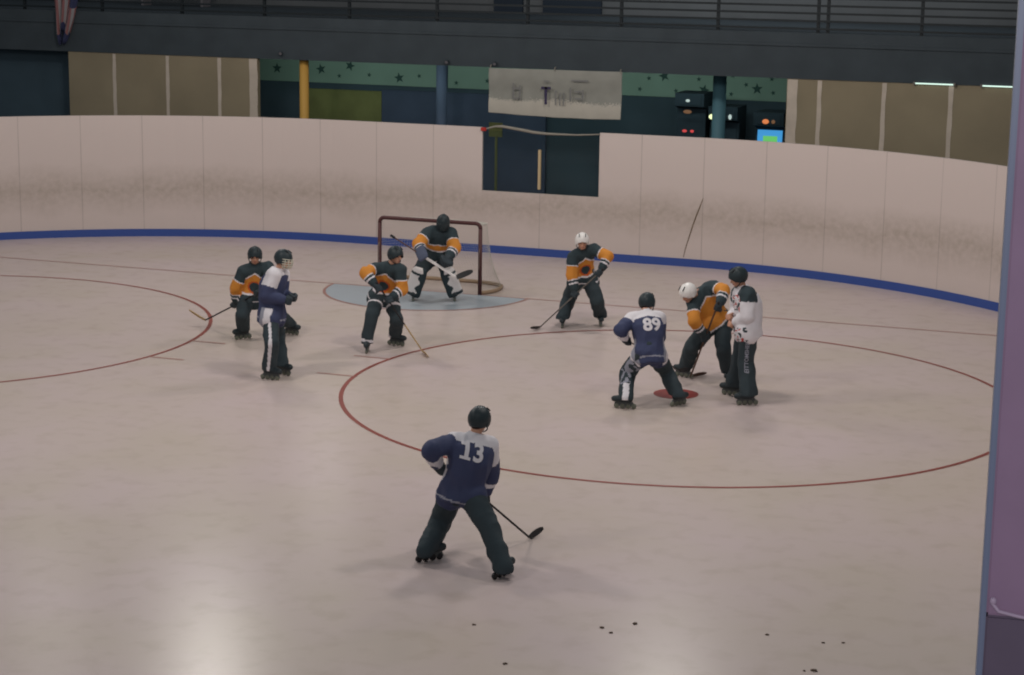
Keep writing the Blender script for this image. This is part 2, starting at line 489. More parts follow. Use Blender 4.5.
bm = bmesh.new(); box(bm, (-9.6, YB + 0.14, 0), (-9.5, 10.0, 3.475)); box(bm, (4.80, YB + 0.14, 0), (4.9, 10.0, 3.475)); struct('wall_recess_sides', bm, M['dark_wall'])

# star frieze on the back wall of the recess
def star(bm, x, y, z, r, rot, mi):
    vs = []
    for k in range(10):
        a = math.pi / 2 + rot + math.pi * k / 5; rr = r if k % 2 == 0 else r * 0.42
        vs.append(bm.verts.new((x + rr * math.cos(a), y, z + rr * math.sin(a))))
    c = bm.verts.new((x, y, z))
    for k in range(10):
        f = bm.faces.new((c, vs[(k + 1) % 10], vs[k])); f.material_index = mi
STARS = [(-7.9, 3.03, 1), (-6.78, 3.05, 1), (-6.05, 3.15, 1), (-4.83, 2.92, 1), (-6.32, 2.91, 0), (-5.57, 2.96, 0), (-4.34, 2.98, 0), (-3.44, 2.86, 0), (-2.7, 2.93, 0),
         (1.38, 3.19, 1), (2.27, 2.92, 1), (3.43, 2.99, 1), (1.04, 3.13, 0), (0.84, 2.89, 0), (1.65, 2.88, 0), (2.15, 3.15, 0), (2.9, 3.25, 0), (3.19, 3.07, 0), (2.87, 2.86, 0), (3.74, 3.21, 0), (3.78, 2.92, 0), (-1.2, 3.05, 1), (0.1, 2.98, 1)]
def frieze(name, x0, x1):
    bm = bmesh.new(); box(bm, (x0, 9.95, 2.74), (x1, 10.0, 3.47))
    for i, (x, z, big) in enumerate(STARS):
        if x0 < x < x1: star(bm, x, 9.945, z, 0.13 if big else 0.06, 0.3 * math.sin(i * 2.3), 1)
    return struct(name, bm, [M['frieze'], M['star']])
frieze('wall_frieze_left', -9.5, -3.72)
frieze('wall_frieze_right', -3.64, 4.8)
bm = bmesh.new(); box(bm, (-7.1, 9.9, 0), (-5.25, 10.0, 2.60)); struct('wall_green_panel', bm, M['green_panel'])
bm = bmesh.new(); box(bm, (-5.25, 9.92, 0), (-1.3, 10.0, 2.64)); struct('wall_navy_panel', bm, M['navy_panel'])
def column(name, x, y, r, m, label):
    bm = bmesh.new(); tube(bm, [(0, 0, 0.01), (0, 0, 3.47)], r, seg=20)
    tube(bm, [(0, 0, 0.0), (0, 0, 0.06)], r * 1.5, seg=20)
    o = struct(name, bm, m, smooth=False, label=label); o.location = (x, y, 0)
    for p in o.data.polygons: p.use_smooth = len(p.vertices) == 4
    return o
column('pillar', -5.66, 6.75, 0.10, M['yellow_paint'], 'yellow round column under the balcony')
column('pillar', -3.25, 8.6, 0.12, M['navy_panel'], 'dark blue column under the balcony')
column('pillar', 3.22, 7.5, 0.135, M['teal_paint'], 'teal round column under the balcony')

# balcony railing: square bars on posts
rail = thing('balcony_railing', 'dark horizontal-bar railing along the front of the balcony', 'railing', (0, YB + 0.06, 4.36))
for k in range(7):
    bm = bmesh.new(); z = 0.075 + 0.147 * k
    box(bm, (-20, -0.02, z - 0.02), (14, 0.02, z + 0.02)); link('rail', bm, M['rail'], rail)
for k in range(-10, 7):
    bm = bmesh.new(); x = 1.54 + 1.975 * k - 0.15
    box(bm, (x - 0.03, 0.021, 0), (x + 0.03, 0.07, 1.02))
    if k == 2: box(bm, (x + 0.16, 0.021, 0), (x + 0.22, 0.07, 1.02))
    link('post', bm, M['rail'], rail)
# dark doors and pale benches on the balcony
for x0, x1, lab in ((-3.3, -2.6, 'narrow dark door on the balcony, left of the wide door'), (-2.1, -0.7, 'wide dark double door on the balcony above the banner')):
    d = thing('balcony_door', lab, 'door', ((x0 + x1) / 2, 11.97, 4.36)); w = (x1 - x0) / 2
    bm = bmesh.new(); box(bm, (-w, -0.05, 0.002), (w, 0.028, 2.1)); link('leaf', bm, M['door_dark'], d)
    bm = bmesh.new(); box(bm, (w - 0.14, -0.09, 0.95), (w - 0.06, -0.05, 1.05), bev=0.01); link('handle', bm, M['stick_grey'], d)
for x, lab in ((-10.9, 'pale bench at the back of the balcony, left of the star frieze'),):
    b = thing('balcony_bench', lab, 'bench', (x, 10.6, 4.362))
    bm = bmesh.new(); box(bm, (-0.95, -0.2, 0.40), (0.95, 0.2, 0.45), bev=0.01); link('seat', bm, M['bench'], b)
    bm = bmesh.new(); box(bm, (-0.95, 0.2, 0.45), (0.95, 0.24, 0.85), bev=0.01); link('backrest', bm, M['bench'], b)
    for sx in (-0.8, 0.8):
        bm = bmesh.new(); box(bm, (sx - 0.03, -0.17, 0), (sx + 0.03, 0.2, 0.40)); link('leg', bm, M['bench'], b)

# fluorescent tubes tucked under the balcony edge on the right
for i, (x0, x1, lab) in enumerate(((7.25, 8.0, 'short lit tube light under the balcony above the drywall'), (8.5, 9.7, 'longer lit tube light under the balcony beside the near post'))):
    t = thing('tube_light', lab, 'light', ((x0 + x1) / 2, YB - 0.03, 3.478)); w = (x1 - x0) / 2
    bm = bmesh.new(); tube(bm, [(-w, 0, 0), (w, 0, 0)], 0.012, seg=10); link('tube', bm, M['tube'], t)
    for s in (-1, 1):
        bm = bmesh.new(); box(bm, (s * w - 0.02, -0.025, -0.03), (s * w + 0.02, 0.03, 0.03)); link('end_cap', bm, M['stick_grey'], t)
for x, z, lab in ((-6.05, 3.62, 'tiny lamp on the balcony front above the yellow column'), (-2.27, 3.57, 'tiny lamp on the balcony front above the dark blue column'), (-1.22, 3.57, 'tiny lamp on the balcony front at the left corner of the banner')):
    s = thing('spot_lamp', lab, 'lamp', (x, YB, z))
    bm = bmesh.new(); tube(bm, [(0, 0, 0), (0, -0.05, 0), (0, -0.09, -0.02)], [0.02, 0.035, 0.045], seg=12); link('housing', bm, M['fascia'], s)
    bm = bmesh.new(); tube(bm, [(0, -0.088, -0.02), (0, -0.096, -0.023)], 0.03, seg=12); link('lens', bm, M['bench'], s)

# banner hanging from the balcony front
ban = thing('hanging_banner', 'wide off-white cloth banner with a dark T hanging below the balcony', 'banner', (0.07, YB - 0.06, 3.5))
bm = bmesh.new(); nx, nz = 150, 70; g = []
for j in range(nz + 1):
    row = []
    for i in range(nx + 1):
        u, w = i / nx, j / nz
        x = -1.415 + 2.83 * u + 0.03 * (w) * (0.5 - u); z = -0.035 - 0.90 * w - 0.03 * math.sin(u * 3.1) * w + (0.02 * u if w < 0.1 else 0) - 0.03 * u * w
        y = -0.02 * math.sin(u * 23 + w * 2) * (0.3 + w) - 0.015 * math.sin(u * 9 + 1) - 0.012 * math.sin(w * 9)
        row.append(bm.verts.new((x, y, z)))
    g.append(row)
for j in range(nz):
    for i in range(nx):
        f = bm.faces.new((g[j][i], g[j + 1][i], g[j + 1][i + 1], g[j][i + 1])); f.material_index = 0
        u, w = (i + 0.5) / nx, (j + 0.5) / nz
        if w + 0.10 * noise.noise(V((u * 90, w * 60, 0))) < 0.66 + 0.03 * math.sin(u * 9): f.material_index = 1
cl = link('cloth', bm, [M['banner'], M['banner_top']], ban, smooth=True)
sm = cl.modifiers.new('thick', 'SOLIDIFY'); sm.thickness = 0.004
bm = bmesh.new()
box(bm, (-0.265, -0.066, -0.415), (-0.06, -0.058, -0.365)); box(bm, (-0.19, -0.066, -0.72), (-0.135, -0.058, -0.365))
link('letter', bm, M['banner_ink'], ban)
for x, z, w, h in ((-0.86, -0.46, .03, .3), (-0.72, -0.5, .03, .3), (-0.79, -0.42, .12, .03), (-0.8, -0.62, .16, .025), (0.36, -0.5, .03, .28), (0.52, -0.44, .14, .03), (0.52, -0.58, .13, .03), (0.62, -0.5, .03, .2), (0.05, -0.58, .025, .3), (0.14, -0.6, .025, .26), (0.22, -0.6, .025, .26), (-0.15, -0.25, .12, .03), (0.55, -0.22, .35, .03)):
    bm = bmesh.new(); box(bm, (x - w / 2, -0.064, z - h / 2), (x + w / 2, -0.059, z + h / 2)); link('faint_marking', bm, M['banner_faint'], ban)
for x in (-1.38, 0, 1.38):
    bm = bmesh.new(); tube(bm, [(x, 0.055, 0.03), (x, 0.0, 0.02), (x, -0.01, -0.05)], 0.01, seg=6); link('tie', bm, M['cord'], ban)

# furled striped flag hanging in front of the balcony at far left
fl = thing('furled_flag', 'furled red and white striped flag hanging at far left of the balcony', 'flag', (-11.25, YB - 0.12, 5.5))
bm = bmesh.new(); n = 26; m_ = 72; g = []
for j in range(n + 1):
    w = j / n; row = []
    half = 0.36 * (1 - w) ** 0.55 + 0.055
    for i in range(m_ + 1):
        u = i / m_
        fold = 0.07 * math.sin(u * 20 + w * 2.2) * (1 - 0.4 * w)
        row.append(bm.verts.new((half * (u - 0.5) * 2 + 0.05 * math.sin(w * 3) - 0.12 * w, fold, -1.72 * w - 0.16 * math.sin(u * 9) * w)))
    g.append(row)
for j in range(n):
    for i in range(m_):
        f = bm.faces.new((g[j][i], g[j + 1][i], g[j + 1][i + 1], g[j][i + 1]))
        f.material_index = 2 if (i > 54 and j < 15) or j > 22 else int(i / 5.5) % 2
fo = link('cloth', bm, [M['flag_red'], M['flag_white'], M['flag_blue']], fl, smooth=True)
sm = fo.modifiers.new('thick', 'SOLIDIFY'); sm.thickness = 0.005
bm = bmesh.new(); tube(bm, [(-0.5, 0, 0.02), (0.5, 0, 0.02)], 0.018, seg=10); tube(bm, [(0, 0, 0.02), (0, 0.16, 0.0)], 0.014, seg=8); link('rod', bm, M['rail'], fl)

# arcade machines in the dark recess
def arcade(x, y, label, screen, marquee, panel, h=2.62, w=0.62, sz=(1.75, 2.25)):
    a = thing('arcade_machine', label, 'arcade machine', (x, y, 0), 'arcade machines in the dark recess')
    bm = bmesh.new(); hw = w / 2
    prof = [(-0.40, 0.0), (-0.40, 1.30), (-0.55, 1.38), (-0.53, 1.50), (-0.30, 1.62), (-0.20, h - 0.32), (-0.42, h - 0.27), (-0.42, h), (0.38, h), (0.38, 0.0)]
    A = [bm.verts.new((-hw, py, pz)) for py, pz in prof]; B = [bm.verts.new((hw, py, pz)) for py, pz in prof]
    bm.faces.new(A[::-1]); bm.faces.new(B)
    for k in range(len(prof)):
        k2 = (k + 1) % len(prof); bm.faces.new((A[k], A[k2], B[k2], B[k]))
    bmesh.ops.recalc_face_normals(bm, faces=bm.faces)
    link('cabinet', bm, M['arcade'], a)
    def sheet(name, z0, z1, yy0, yy1, inset, mm, nseg=1):
        bm = bmesh.new()
        vs = [bm.verts.new(p) for p in ((-hw + inset, yy0, z0), (hw - inset, yy0, z0), (hw - inset, yy1, z1), (-hw + inset, yy1, z1))]
        f = bm.faces.new(vs)
        r = bmesh.ops.extrude_face_region(bm, geom=[f]); bmesh.ops.translate(bm, verts=[v for v in r['geom'] if isinstance(v, bmesh.types.BMVert)], vec=(0, -0.012, 0))
        bmesh.ops.recalc_face_normals(bm, faces=bm.faces)
        return link(name, bm, mm, a)
    sheet('screen', sz[0], sz[1], -0.285, -0.225, 0.05, screen)
    sheet('marquee', h - 0.24, h - 0.05, -0.421, -0.421, 0.06, M['arcade'])
    if marquee:
        for (lx, lz, lw, lh, mm) in marquee:
            bm = bmesh.new(); ellipsoid(bm, (lx, -0.44, lz), (V((1, 0, 0)), V((0, 1, 0)), V((0, 0, 1))), (lw, 0.02, lh)); link('lamp', bm, M[mm], a, smooth=True)
    bm = bmesh.new(); tube(bm, [(-0.1, -0.47, 1.56), (-0.1, -0.47, 1.66)], 0.012, seg=8); ellipsoid(bm, (-0.1, -0.47, 1.67), (V((1, 0, 0)), V((0, 1, 0)), V((0, 0, 1))), (0.03, 0.03, 0.03)); link('joystick', bm, M['red'], a, smooth=True)
    return a
a1 = arcade(4.02, 8.95, 'dark arcade machine with a bright blue and green screen beside the right drywall', M['screen_cyan'], [(-0.06, 2.44, 0.07, 0.05, 'glow_orange'), (0.1, 2.44, 0.04, 0.04, 'glow_amber')], None, sz=(1.7, 2.25))
bm = bmesh.new(); box(bm, (-0.13, -0.305, 1.95), (0.16, -0.255, 2.13)); link('picture', bm, M['screen_green'], a1)
arcade(2.33, 8.95, 'dark arcade machine with dim amber and red lights left of the teal column', M['arcade'], [(-0.03, 2.80, 0.045, 0.03, 'glow_white'), (-0.03, 2.57, 0.09, 0.04, 'glow_amber'), (-0.08, 2.17, 0.05, 0.03, 'glow_red'), (0.08, 2.17, 0.04, 0.03, 'glow_red')], None, h=2.95)
arcade(3.05, 8.95, 'dark arcade machine with a bright yellow-green light behind the teal column', M['arcade'], [(-0.22, 2.49, 0.07, 0.055, 'glow_green'), (0.16, 2.5, 0.035, 0.055, 'glow_white')], None, h=2.7)
# green-yellow sign post seen past the left edge of the opening
bm = bmesh.new(); tube(bm, [(-1.6, 7.6, 0), (-1.6, 7.6, 2.1)], 0.03, seg=10); box(bm, (-1.75, 7.55, 1.95), (-1.45, 7.57, 2.25))
tag(link('sign_stand', bm, M['green_panel']), 'olive green stand in the dark behind the left edge of the opening', 'stand')

# ------------------------------------------------------------------ the near post at the right edge
np_ = thing('steel_post', 'purple-grey steel post close by at the right edge', 'post', (12.5785, -28.2644, 0))
ang = math.radians(6.6)
np_.rotation_euler = (0, 0, ang)
bm = bmesh.new(); box(bm, (0.009, 0.0, 4.985), (0.16, 0.16, 9.0), bev=0.004); link('column', bm, M['post_purple'], np_)
bm = bmesh.new(); box(bm, (0.009, 0.0, 0), (0.16, 0.16, 4.985), bev=0.004); link('lower_column', bm, M['post_lower'], np_)
bm = bmesh.new(); box(bm, (-0.001, -0.006, 0), (0.0095, 0.10, 9.0), bev=0.003); link('lit_edge_strip', bm, M['post_lit_edge'], np_)['label'] = 'edge strip with bluish light in its colour'  # bluish light along the post's left edge, put into this strip's colour
bm = bmesh.new(); tube(bm, [(0.018, -0.006, 5.010), (0.03, -0.008, 4.996), (0.06, -0.009, 4.991), (0.11, -0.008, 4.984), (0.155, -0.006, 4.980)], 0.0035, seg=8)
ellipsoid(bm, (0.020, -0.006, 5.013), (V((1, 0, 0)), V((0, 1, 0)), V((0, 0, 1))), (0.006, 0.005, 0.007)); link('weld_seam', bm, M['post_weld'], np_, smooth=True)

# ------------------------------------------------------------------ goal
goal = thing('hockey_goal', 'hockey goal with dark red pipe frame and white net on the goal line', 'goal', (0, 0, 0))
GW, GH, PR = 0.945, 1.245, 0.035
for s in (-1, 1):
    bm = bmesh.new(); tube(bm, [(s * GW, 0, 0.0), (s * GW, 0, GH - 0.09)], PR, seg=14); link('post', bm, M['goal_pipe'], goal, smooth=True)
bm = bmesh.new()
pts = [(-GW, 0, GH - 0.09)] + [(-GW + 0.09 - 0.09 * math.cos(t), 0, GH - 0.09 + 0.09 * math.sin(t)) for t in (math.pi / 2 * k / 6 for k in range(1, 7))]
pts += [(-x, y, z) for x, y, z in pts[::-1]]
tube(bm, pts, PR, seg=14); link('crossbar', bm, M['goal_pipe'], goal, smooth=True)
def half(pts): return pts + [(-x, y, z) for x, y, z in pts[::-1]]
def spline(P, n=8):
    P = [V(p) for p in P]; out = []
    for i in range(len(P) - 1):
        p0, p1, p2, p3 = P[max(i - 1, 0)], P[i], P[i + 1], P[min(i + 2, len(P) - 1)]
        for k in range(n):
            t = k / n; out.append(0.5 * ((2 * p1) + (p2 - p0) * t + (2 * p0 - 5 * p1 + 4 * p2 - p3) * t * t + (3 * p1 - p0 - 3 * p2 + p3) * t ** 3))
    return out + [P[-1]]
base_pts = spline(half([(-GW, 0.02, 0.035), (-1.08, 0.25, 0.035), (-1.10, 0.55, 0.035), (-1.0, 0.88, 0.035), (-0.6, 1.05, 0.035), (0.0, 1.06, 0.035)])[:-1] if False else
                  [(-GW, 0.02, 0.035), (-1.08, 0.25, 0.035), (-1.10, 0.55, 0.035), (-1.0, 0.88, 0.035), (-0.6, 1.05, 0.035), (0, 1.07, 0.035), (0.6, 1.05, 0.035), (1.0, 0.88, 0.035), (1.10, 0.55, 0.035), (1.08, 0.25, 0.035), (GW, 0.02, 0.035)])
bm = bmesh.new(); tube(bm, base_pts, 0.034, seg=10); link('base_rail', bm, M['goal_base'], goal, smooth=True)
top_pts = spline([(-GW, 0.02, GH - 0.02), (-0.98, 0.16, GH - 0.03), (-0.9, 0.36, GH - 0.04), (-0.5, 0.46, GH - 0.04), (0, 0.47, GH - 0.04), (0.5, 0.46, GH - 0.04), (0.9, 0.36, GH - 0.04), (0.98, 0.16, GH - 0.03), (GW, 0.02, GH - 0.02)])
bm = bmesh.new(); tube(bm, top_pts, 0.012, seg=8); link('top_rail', bm, M['net'], goal, smooth=True)
# net: one meshwork skin from top rail down to base rail plus a roof, knotted from cords
bm = bmesh.new()
def resample(P, n):
    P = [V(p) for p in P]; S = [0]
    for i in range(1, len(P)): S.append(S[-1] + (P[i] - P[i - 1]).length)
    out = []; j = 0
    for k in range(n + 1):
        s = S[-1] * k / n
        while j < len(S) - 2 and S[j + 1] < s: j += 1
        out.append(P[j].lerp(P[j + 1], (s - S[j]) / max(S[j + 1] - S[j], 1e-9)))
    return out
NU, NV = 64, 24
tp, bp_ = resample(top_pts, NU), resample(base_pts, NU)
g = [[bm.verts.new(tp[i].lerp(bp_[i], j / NV) + V((0, -0.06 * math.sin(math.pi * j / NV), 0))) for i in range(NU + 1)] for j in range(NV + 1)]
for j in range(NV):
    for i in range(NU):
        bm.faces.new((g[j][i], g[j][i + 1], g[j + 1][i + 1], g[j + 1][i]))
fr = [(-GW + 2 * GW * i / NU, 0.02, GH - 0.01) for i in range(NU + 1)]
r0 = [bm.verts.new(p) for p in fr]; prev = r0
for j in range(1, 9):
    cur = [bm.verts.new(V(fr[i]).lerp(tp[i], j / 8)) for i in range(NU + 1)] if j < 8 else g[0]
    for i in range(NU):
        try: bm.faces.new((prev[i], prev[i + 1], cur[i + 1], cur[i]))
        except ValueError: pass
    prev = cur
net = link('net', bm, M['net'], goal)
wf = net.modifiers.new('cords', 'WIREFRAME'); wf.thickness = 0.0042; wf.use_even_offset = False; wf.use_boundary = True

# ------------------------------------------------------------------ people
POSES = {
 'n13': dict(pel=(6.018, -13.867, 0.722), neck=(6.12, -13.774, 1.211), head=(6.156, -13.722, 1.393), shL=(5.94, -13.87, 1.176), shR=(6.226, -13.65, 1.118), elL=(5.802, -14.128, 1.15), elR=(6.23, -13.556, 0.837), haL=(5.809, -13.927, 0.919), haR=(6.136, -13.525, 0.533), hipL=(5.92, -13.856, 0.656), hipR=(6.12, -13.86, 0.673), knL=(5.741, -13.716, 0.284), knR=(6.396, -14.089, 0.44), anL=(5.768, -14.105, 0.151), anR=(6.616, -14.299, 0.153), footL=0.84, footR=1.26, heel=(6.475, -13.051, 0.02), toe=(6.498, -12.886, 0.03)),
 'n89': dict(pel=(5.947, -6.813, 0.753), neck=(5.814, -6.617, 1.192), head=(5.793, -6.483, 1.324), shL=(5.653, -6.696, 1.133), shR=(5.978, -6.542, 1.139), elL=(5.571, -6.952, 1.024), elR=(5.964, -6.435, 0.868), haL=(5.58, -6.705, 0.838), haR=(5.717, -6.405, 0.679), hipL=(5.887, -6.903, 0.725), hipR=(6.014, -6.746, 0.687), knL=(5.629, -6.763, 0.415), knR=(6.065, -6.427, 0.399), anL=(5.719, -7.086, 0.157), anR=(6.301, -6.654, 0.148), footL=-3.01, footR=1.09, heel=(6.044, -5.604, 0.24), toe=(6.097, -5.354, 0.2)),
 'n7': dict(pel=(6.385, -4.983, 0.888), neck=(6.192, -5.198, 1.297), head=(6.056, -5.331, 1.286), shL=(6.326, -5.085, 1.361), shR=(6.112, -5.27, 1.144), elL=(6.552, -5.266, 1.351), elR=(6.183, -5.441, 0.922), haL=(6.534, -5.51, 1.16), haR=(6.312, -5.287, 0.684), hipL=(6.45, -4.914, 0.819), hipR=(6.325, -5.068, 0.836), knL=(6.551, -5.2, 0.513), knR=(6.086, -5.144, 0.487), anL=(6.597, -4.995, 0.152), anR=(5.943, -4.931, 0.155), footL=-1.55, footR=2.82, heel=(6.03, -4.966, 0.02), toe=(6.221, -4.509, 0.03)),
 'ref': dict(pel=(7.078, -6.062, 1.029), neck=(6.984, -6.025, 1.519), head=(6.93, -6.084, 1.691), shL=(7.095, -6.173, 1.483), shR=(6.892, -5.884, 1.435), elL=(7.111, -6.239, 1.2), elR=(6.853, -5.786, 1.165), haL=(6.864, -6.119, 1.056), haR=(6.83, -6.094, 1.147), hipL=(7.113, -6.165, 0.995), hipR=(7.039, -5.982, 0.956), knL=(7.088, -6.12, 0.571), knR=(6.955, -5.871, 0.55), anL=(7.169, -6.237, 0.167), anR=(6.85, -5.77, 0.155), footL=-2.62, footR=3.09),
 'n2': dict(pel=(0.569, -7.177, 0.962), neck=(0.621, -7.107, 1.474), head=(0.692, -7.058, 1.649), shL=(0.603, -6.934, 1.413), shR=(0.645, -7.29, 1.456), elL=(0.606, -6.945, 1.121), elR=(0.59, -7.384, 1.181), haL=(0.866, -7.113, 1.134), haR=(0.865, -7.255, 1.112), hipL=(0.56, -7.096, 0.869), hipR=(0.586, -7.284, 0.913), knL=(0.503, -6.877, 0.501), knR=(0.708, -7.489, 0.559), anL=(0.636, -7.039, 0.146), anR=(0.622, -7.396, 0.158), footL=-0.26, footR=-0.04),
 'n1': dict(pel=(-0.927, -4.852, 0.647), neck=(-0.843, -4.947, 1.132), head=(-0.805, -5.019, 1.304), shL=(-0.666, -4.88, 1.115), shR=(-0.992, -5.034, 1.047), elL=(-0.508, -5.031, 0.922), elR=(-1.126, -5.043, 0.787), haL=(-0.632, -5.277, 0.775), haR=(-1.192, -4.928, 0.505), hipL=(-0.855, -4.776, 0.604), hipR=(-1.005, -4.914, 0.596), knL=(-0.514, -4.78, 0.347), knR=(-0.888, -5.297, 0.438), anL=(-0.521, -4.405, 0.155), anR=(-1.01, -5.019, 0.152), footL=-0.25, footR=-2.1, heel=(-2.019, -4.376, 0.1), toe=(-2.298, -4.424, 0.22)),
 'n3': dict(pel=(1.17, -4.68, 0.822), neck=(1.345, -4.834, 1.266), head=(1.437, -4.85, 1.433), shL=(1.524, -4.865, 1.224), shR=(1.165, -4.876, 1.229), elL=(1.563, -4.878, 0.938), elR=(1.081, -5.151, 1.198), haL=(1.439, -5.134, 0.816), haR=(1.305, -5.192, 0.988), hipL=(1.23, -4.595, 0.768), hipR=(1.091, -4.742, 0.767), knL=(1.442, -4.801, 0.464), knR=(1.177, -5.112, 0.566), anL=(1.303, -4.541, 0.159), anR=(1.111, -5.146, 0.154), footL=-0.15, footR=-1.24, heel=(1.925, -4.927, 0.02), toe=(2.33, -5.407, 0.03)),
 'n5': dict(pel=(3.416, -1.869, 0.803), neck=(3.465, -2.094, 1.247), head=(3.491, -2.193, 1.407), shL=(3.631, -2.015, 1.269), shR=(3.352, -2.221, 1.173), elL=(3.893, -2.103, 1.182), elR=(3.359, -2.284, 0.886), haL=(3.811, -2.278, 0.94), haR=(3.444, -2.333, 0.583), hipL=(3.502, -1.812, 0.753), hipR=(3.327, -1.914, 0.746), knL=(3.708, -2.052, 0.465), knR=(3.146, -1.777, 0.381), anL=(3.691, -1.765, 0.156), anR=(3.171, -2.127, 0.154), footL=-1.19, footR=-1.31, heel=(2.882, -2.415, 0.02), toe=(2.844, -2.691, 0.03)),
 'goalie': dict(pel=(0.39, -0.599, 0.812), neck=(0.541, -0.868, 1.208), head=(0.626, -0.933, 1.366), shL=(0.71, -0.809, 1.163), shR=(0.374, -0.949, 1.176), elL=(0.847, -0.954, 0.954), elR=(0.279, -1.169, 1.014), haL=(0.813, -1.216, 0.793), haR=(0.455, -1.371, 0.859), hipL=(0.464, -0.526, 0.757), hipR=(0.297, -0.641, 0.755), knL=(0.661, -0.837, 0.542), knR=(0.243, -1.007, 0.539), anL=(0.73, -0.649, 0.165), anR=(0.081, -0.92, 0.159), footL=-1.14, footR=-1.22),
}
def yawv(a): return V((math.cos(a), math.sin(a), 0))

class Body:
    """joints and the frames hung on them"""
    def __init__(s, J, face):
        for k, v in J.items(): setattr(s, k, V(v) if isinstance(v, tuple) else v)
        s.up = (s.neck - s.pel).normalized()
        lat = (s.shL - s.shR); lat -= s.up * lat.dot(s.up); s.lat = lat.normalized(); s.fr = s.lat.cross(s.up)
        lp = (s.hipL - s.hipR); lp.z *= 0.3; s.plat = lp.normalized(); s.pup = (s.up * 0.5 + V((0, 0, 1)) * 0.5).normalized()
        s.pup = (s.pup - s.plat * s.pup.dot(s.plat)).normalized(); s.pfr = s.plat.cross(s.pup)
        f = V(face).normalized(); s.hf = f
        hu = (s.head - s.neck).normalized() * 0.35 + V((0, 0, 1)) * 0.65
        hu = hu - f * hu.dot(f); s.hu = hu.normalized(); s.hl = s.hu.cross(s.hf)   # head: left, front, up
        s.L = (s.neck - s.pel).length
        s.base = V(((s.anL.x + s.anR.x) / 2, (s.anL.y + s.anR.y) / 2, 0))
    def spine(s, t):
        hunch = 0.05 * math.sin(math.pi * min(max(t, 0), 1))
        return s.pel + (s.neck - s.pel) * t - s.fr * hunch
    def H(s, x, y, z): return s.head + s.hl * x + s.hf * y + s.hu * z
    def wrist(s, S):
        el, ha = getattr(s, 'el' + S), getattr(s, 'ha' + S)
        return ha - (ha - el).normalized() * 0.085

def hand_shapes(bm, el, ha, axis, S, thick, fr_=0.035, spread=0.021, finger=None):
    """palm, four bent fingers of unequal length and a thumb, closed around an axis through ha"""
    d = (ha - el).normalized(); a = V(axis).normalized()
    p = d - a * d.dot(a)
    if p.length < 0.2: p = ortho(a)[0]
    p.normalize(); w = a.cross(p) * (1 if S == 'L' else -1)
    wr = ha - d * 0.085
    palm = ha - p * fr_ + d * 0.0
    capsule(bm, wr, ha - p * (fr_ + 0.004), thick * 2.0, thick * 1.9)
    A = (a, p, w)
    ellipsoid(bm, palm - p * 0.004, A, (0.042 + thick * 0.5, thick * 1.35, 0.036 + thick * 0.4))
    for k, (off, end, rr) in enumerate(((1.5, 268, 0.96), (0.5, 288, 1.0), (-0.5, 275, 0.98), (-1.5, 245, 0.86))):
        pts = []
        for ph in (58, 112, 172, 226, end):
            t = math.radians(ph)
            pts.append(ha + a * off * spread * (1.0 if ph < 200 else 0.92) + (-p * math.cos(t) + w * math.sin(t)) * fr_ * rr * (1.18 if ph < 120 else 1.0))
        for q in range(4): capsule(bm, pts[q], pts[q + 1], thick * (0.98 - 0.06 * q), thick * (0.94 - 0.06 * q), seg=10)
    th = [palm + a * 0.035 - w * 0.03, palm + a * 0.05 - w * 0.052 + p * 0.012, ha + a * 0.045 - w * fr_ * 1.1 + p * 0.01, ha + a * 0.032 - w * fr_ * 0.55 + p * fr_ * 0.95]
    for q in range(3): capsule(bm, th[q], th[q + 1], thick * (1.15 - 0.1 * q), thick * (1.08 - 0.1 * q), seg=10)

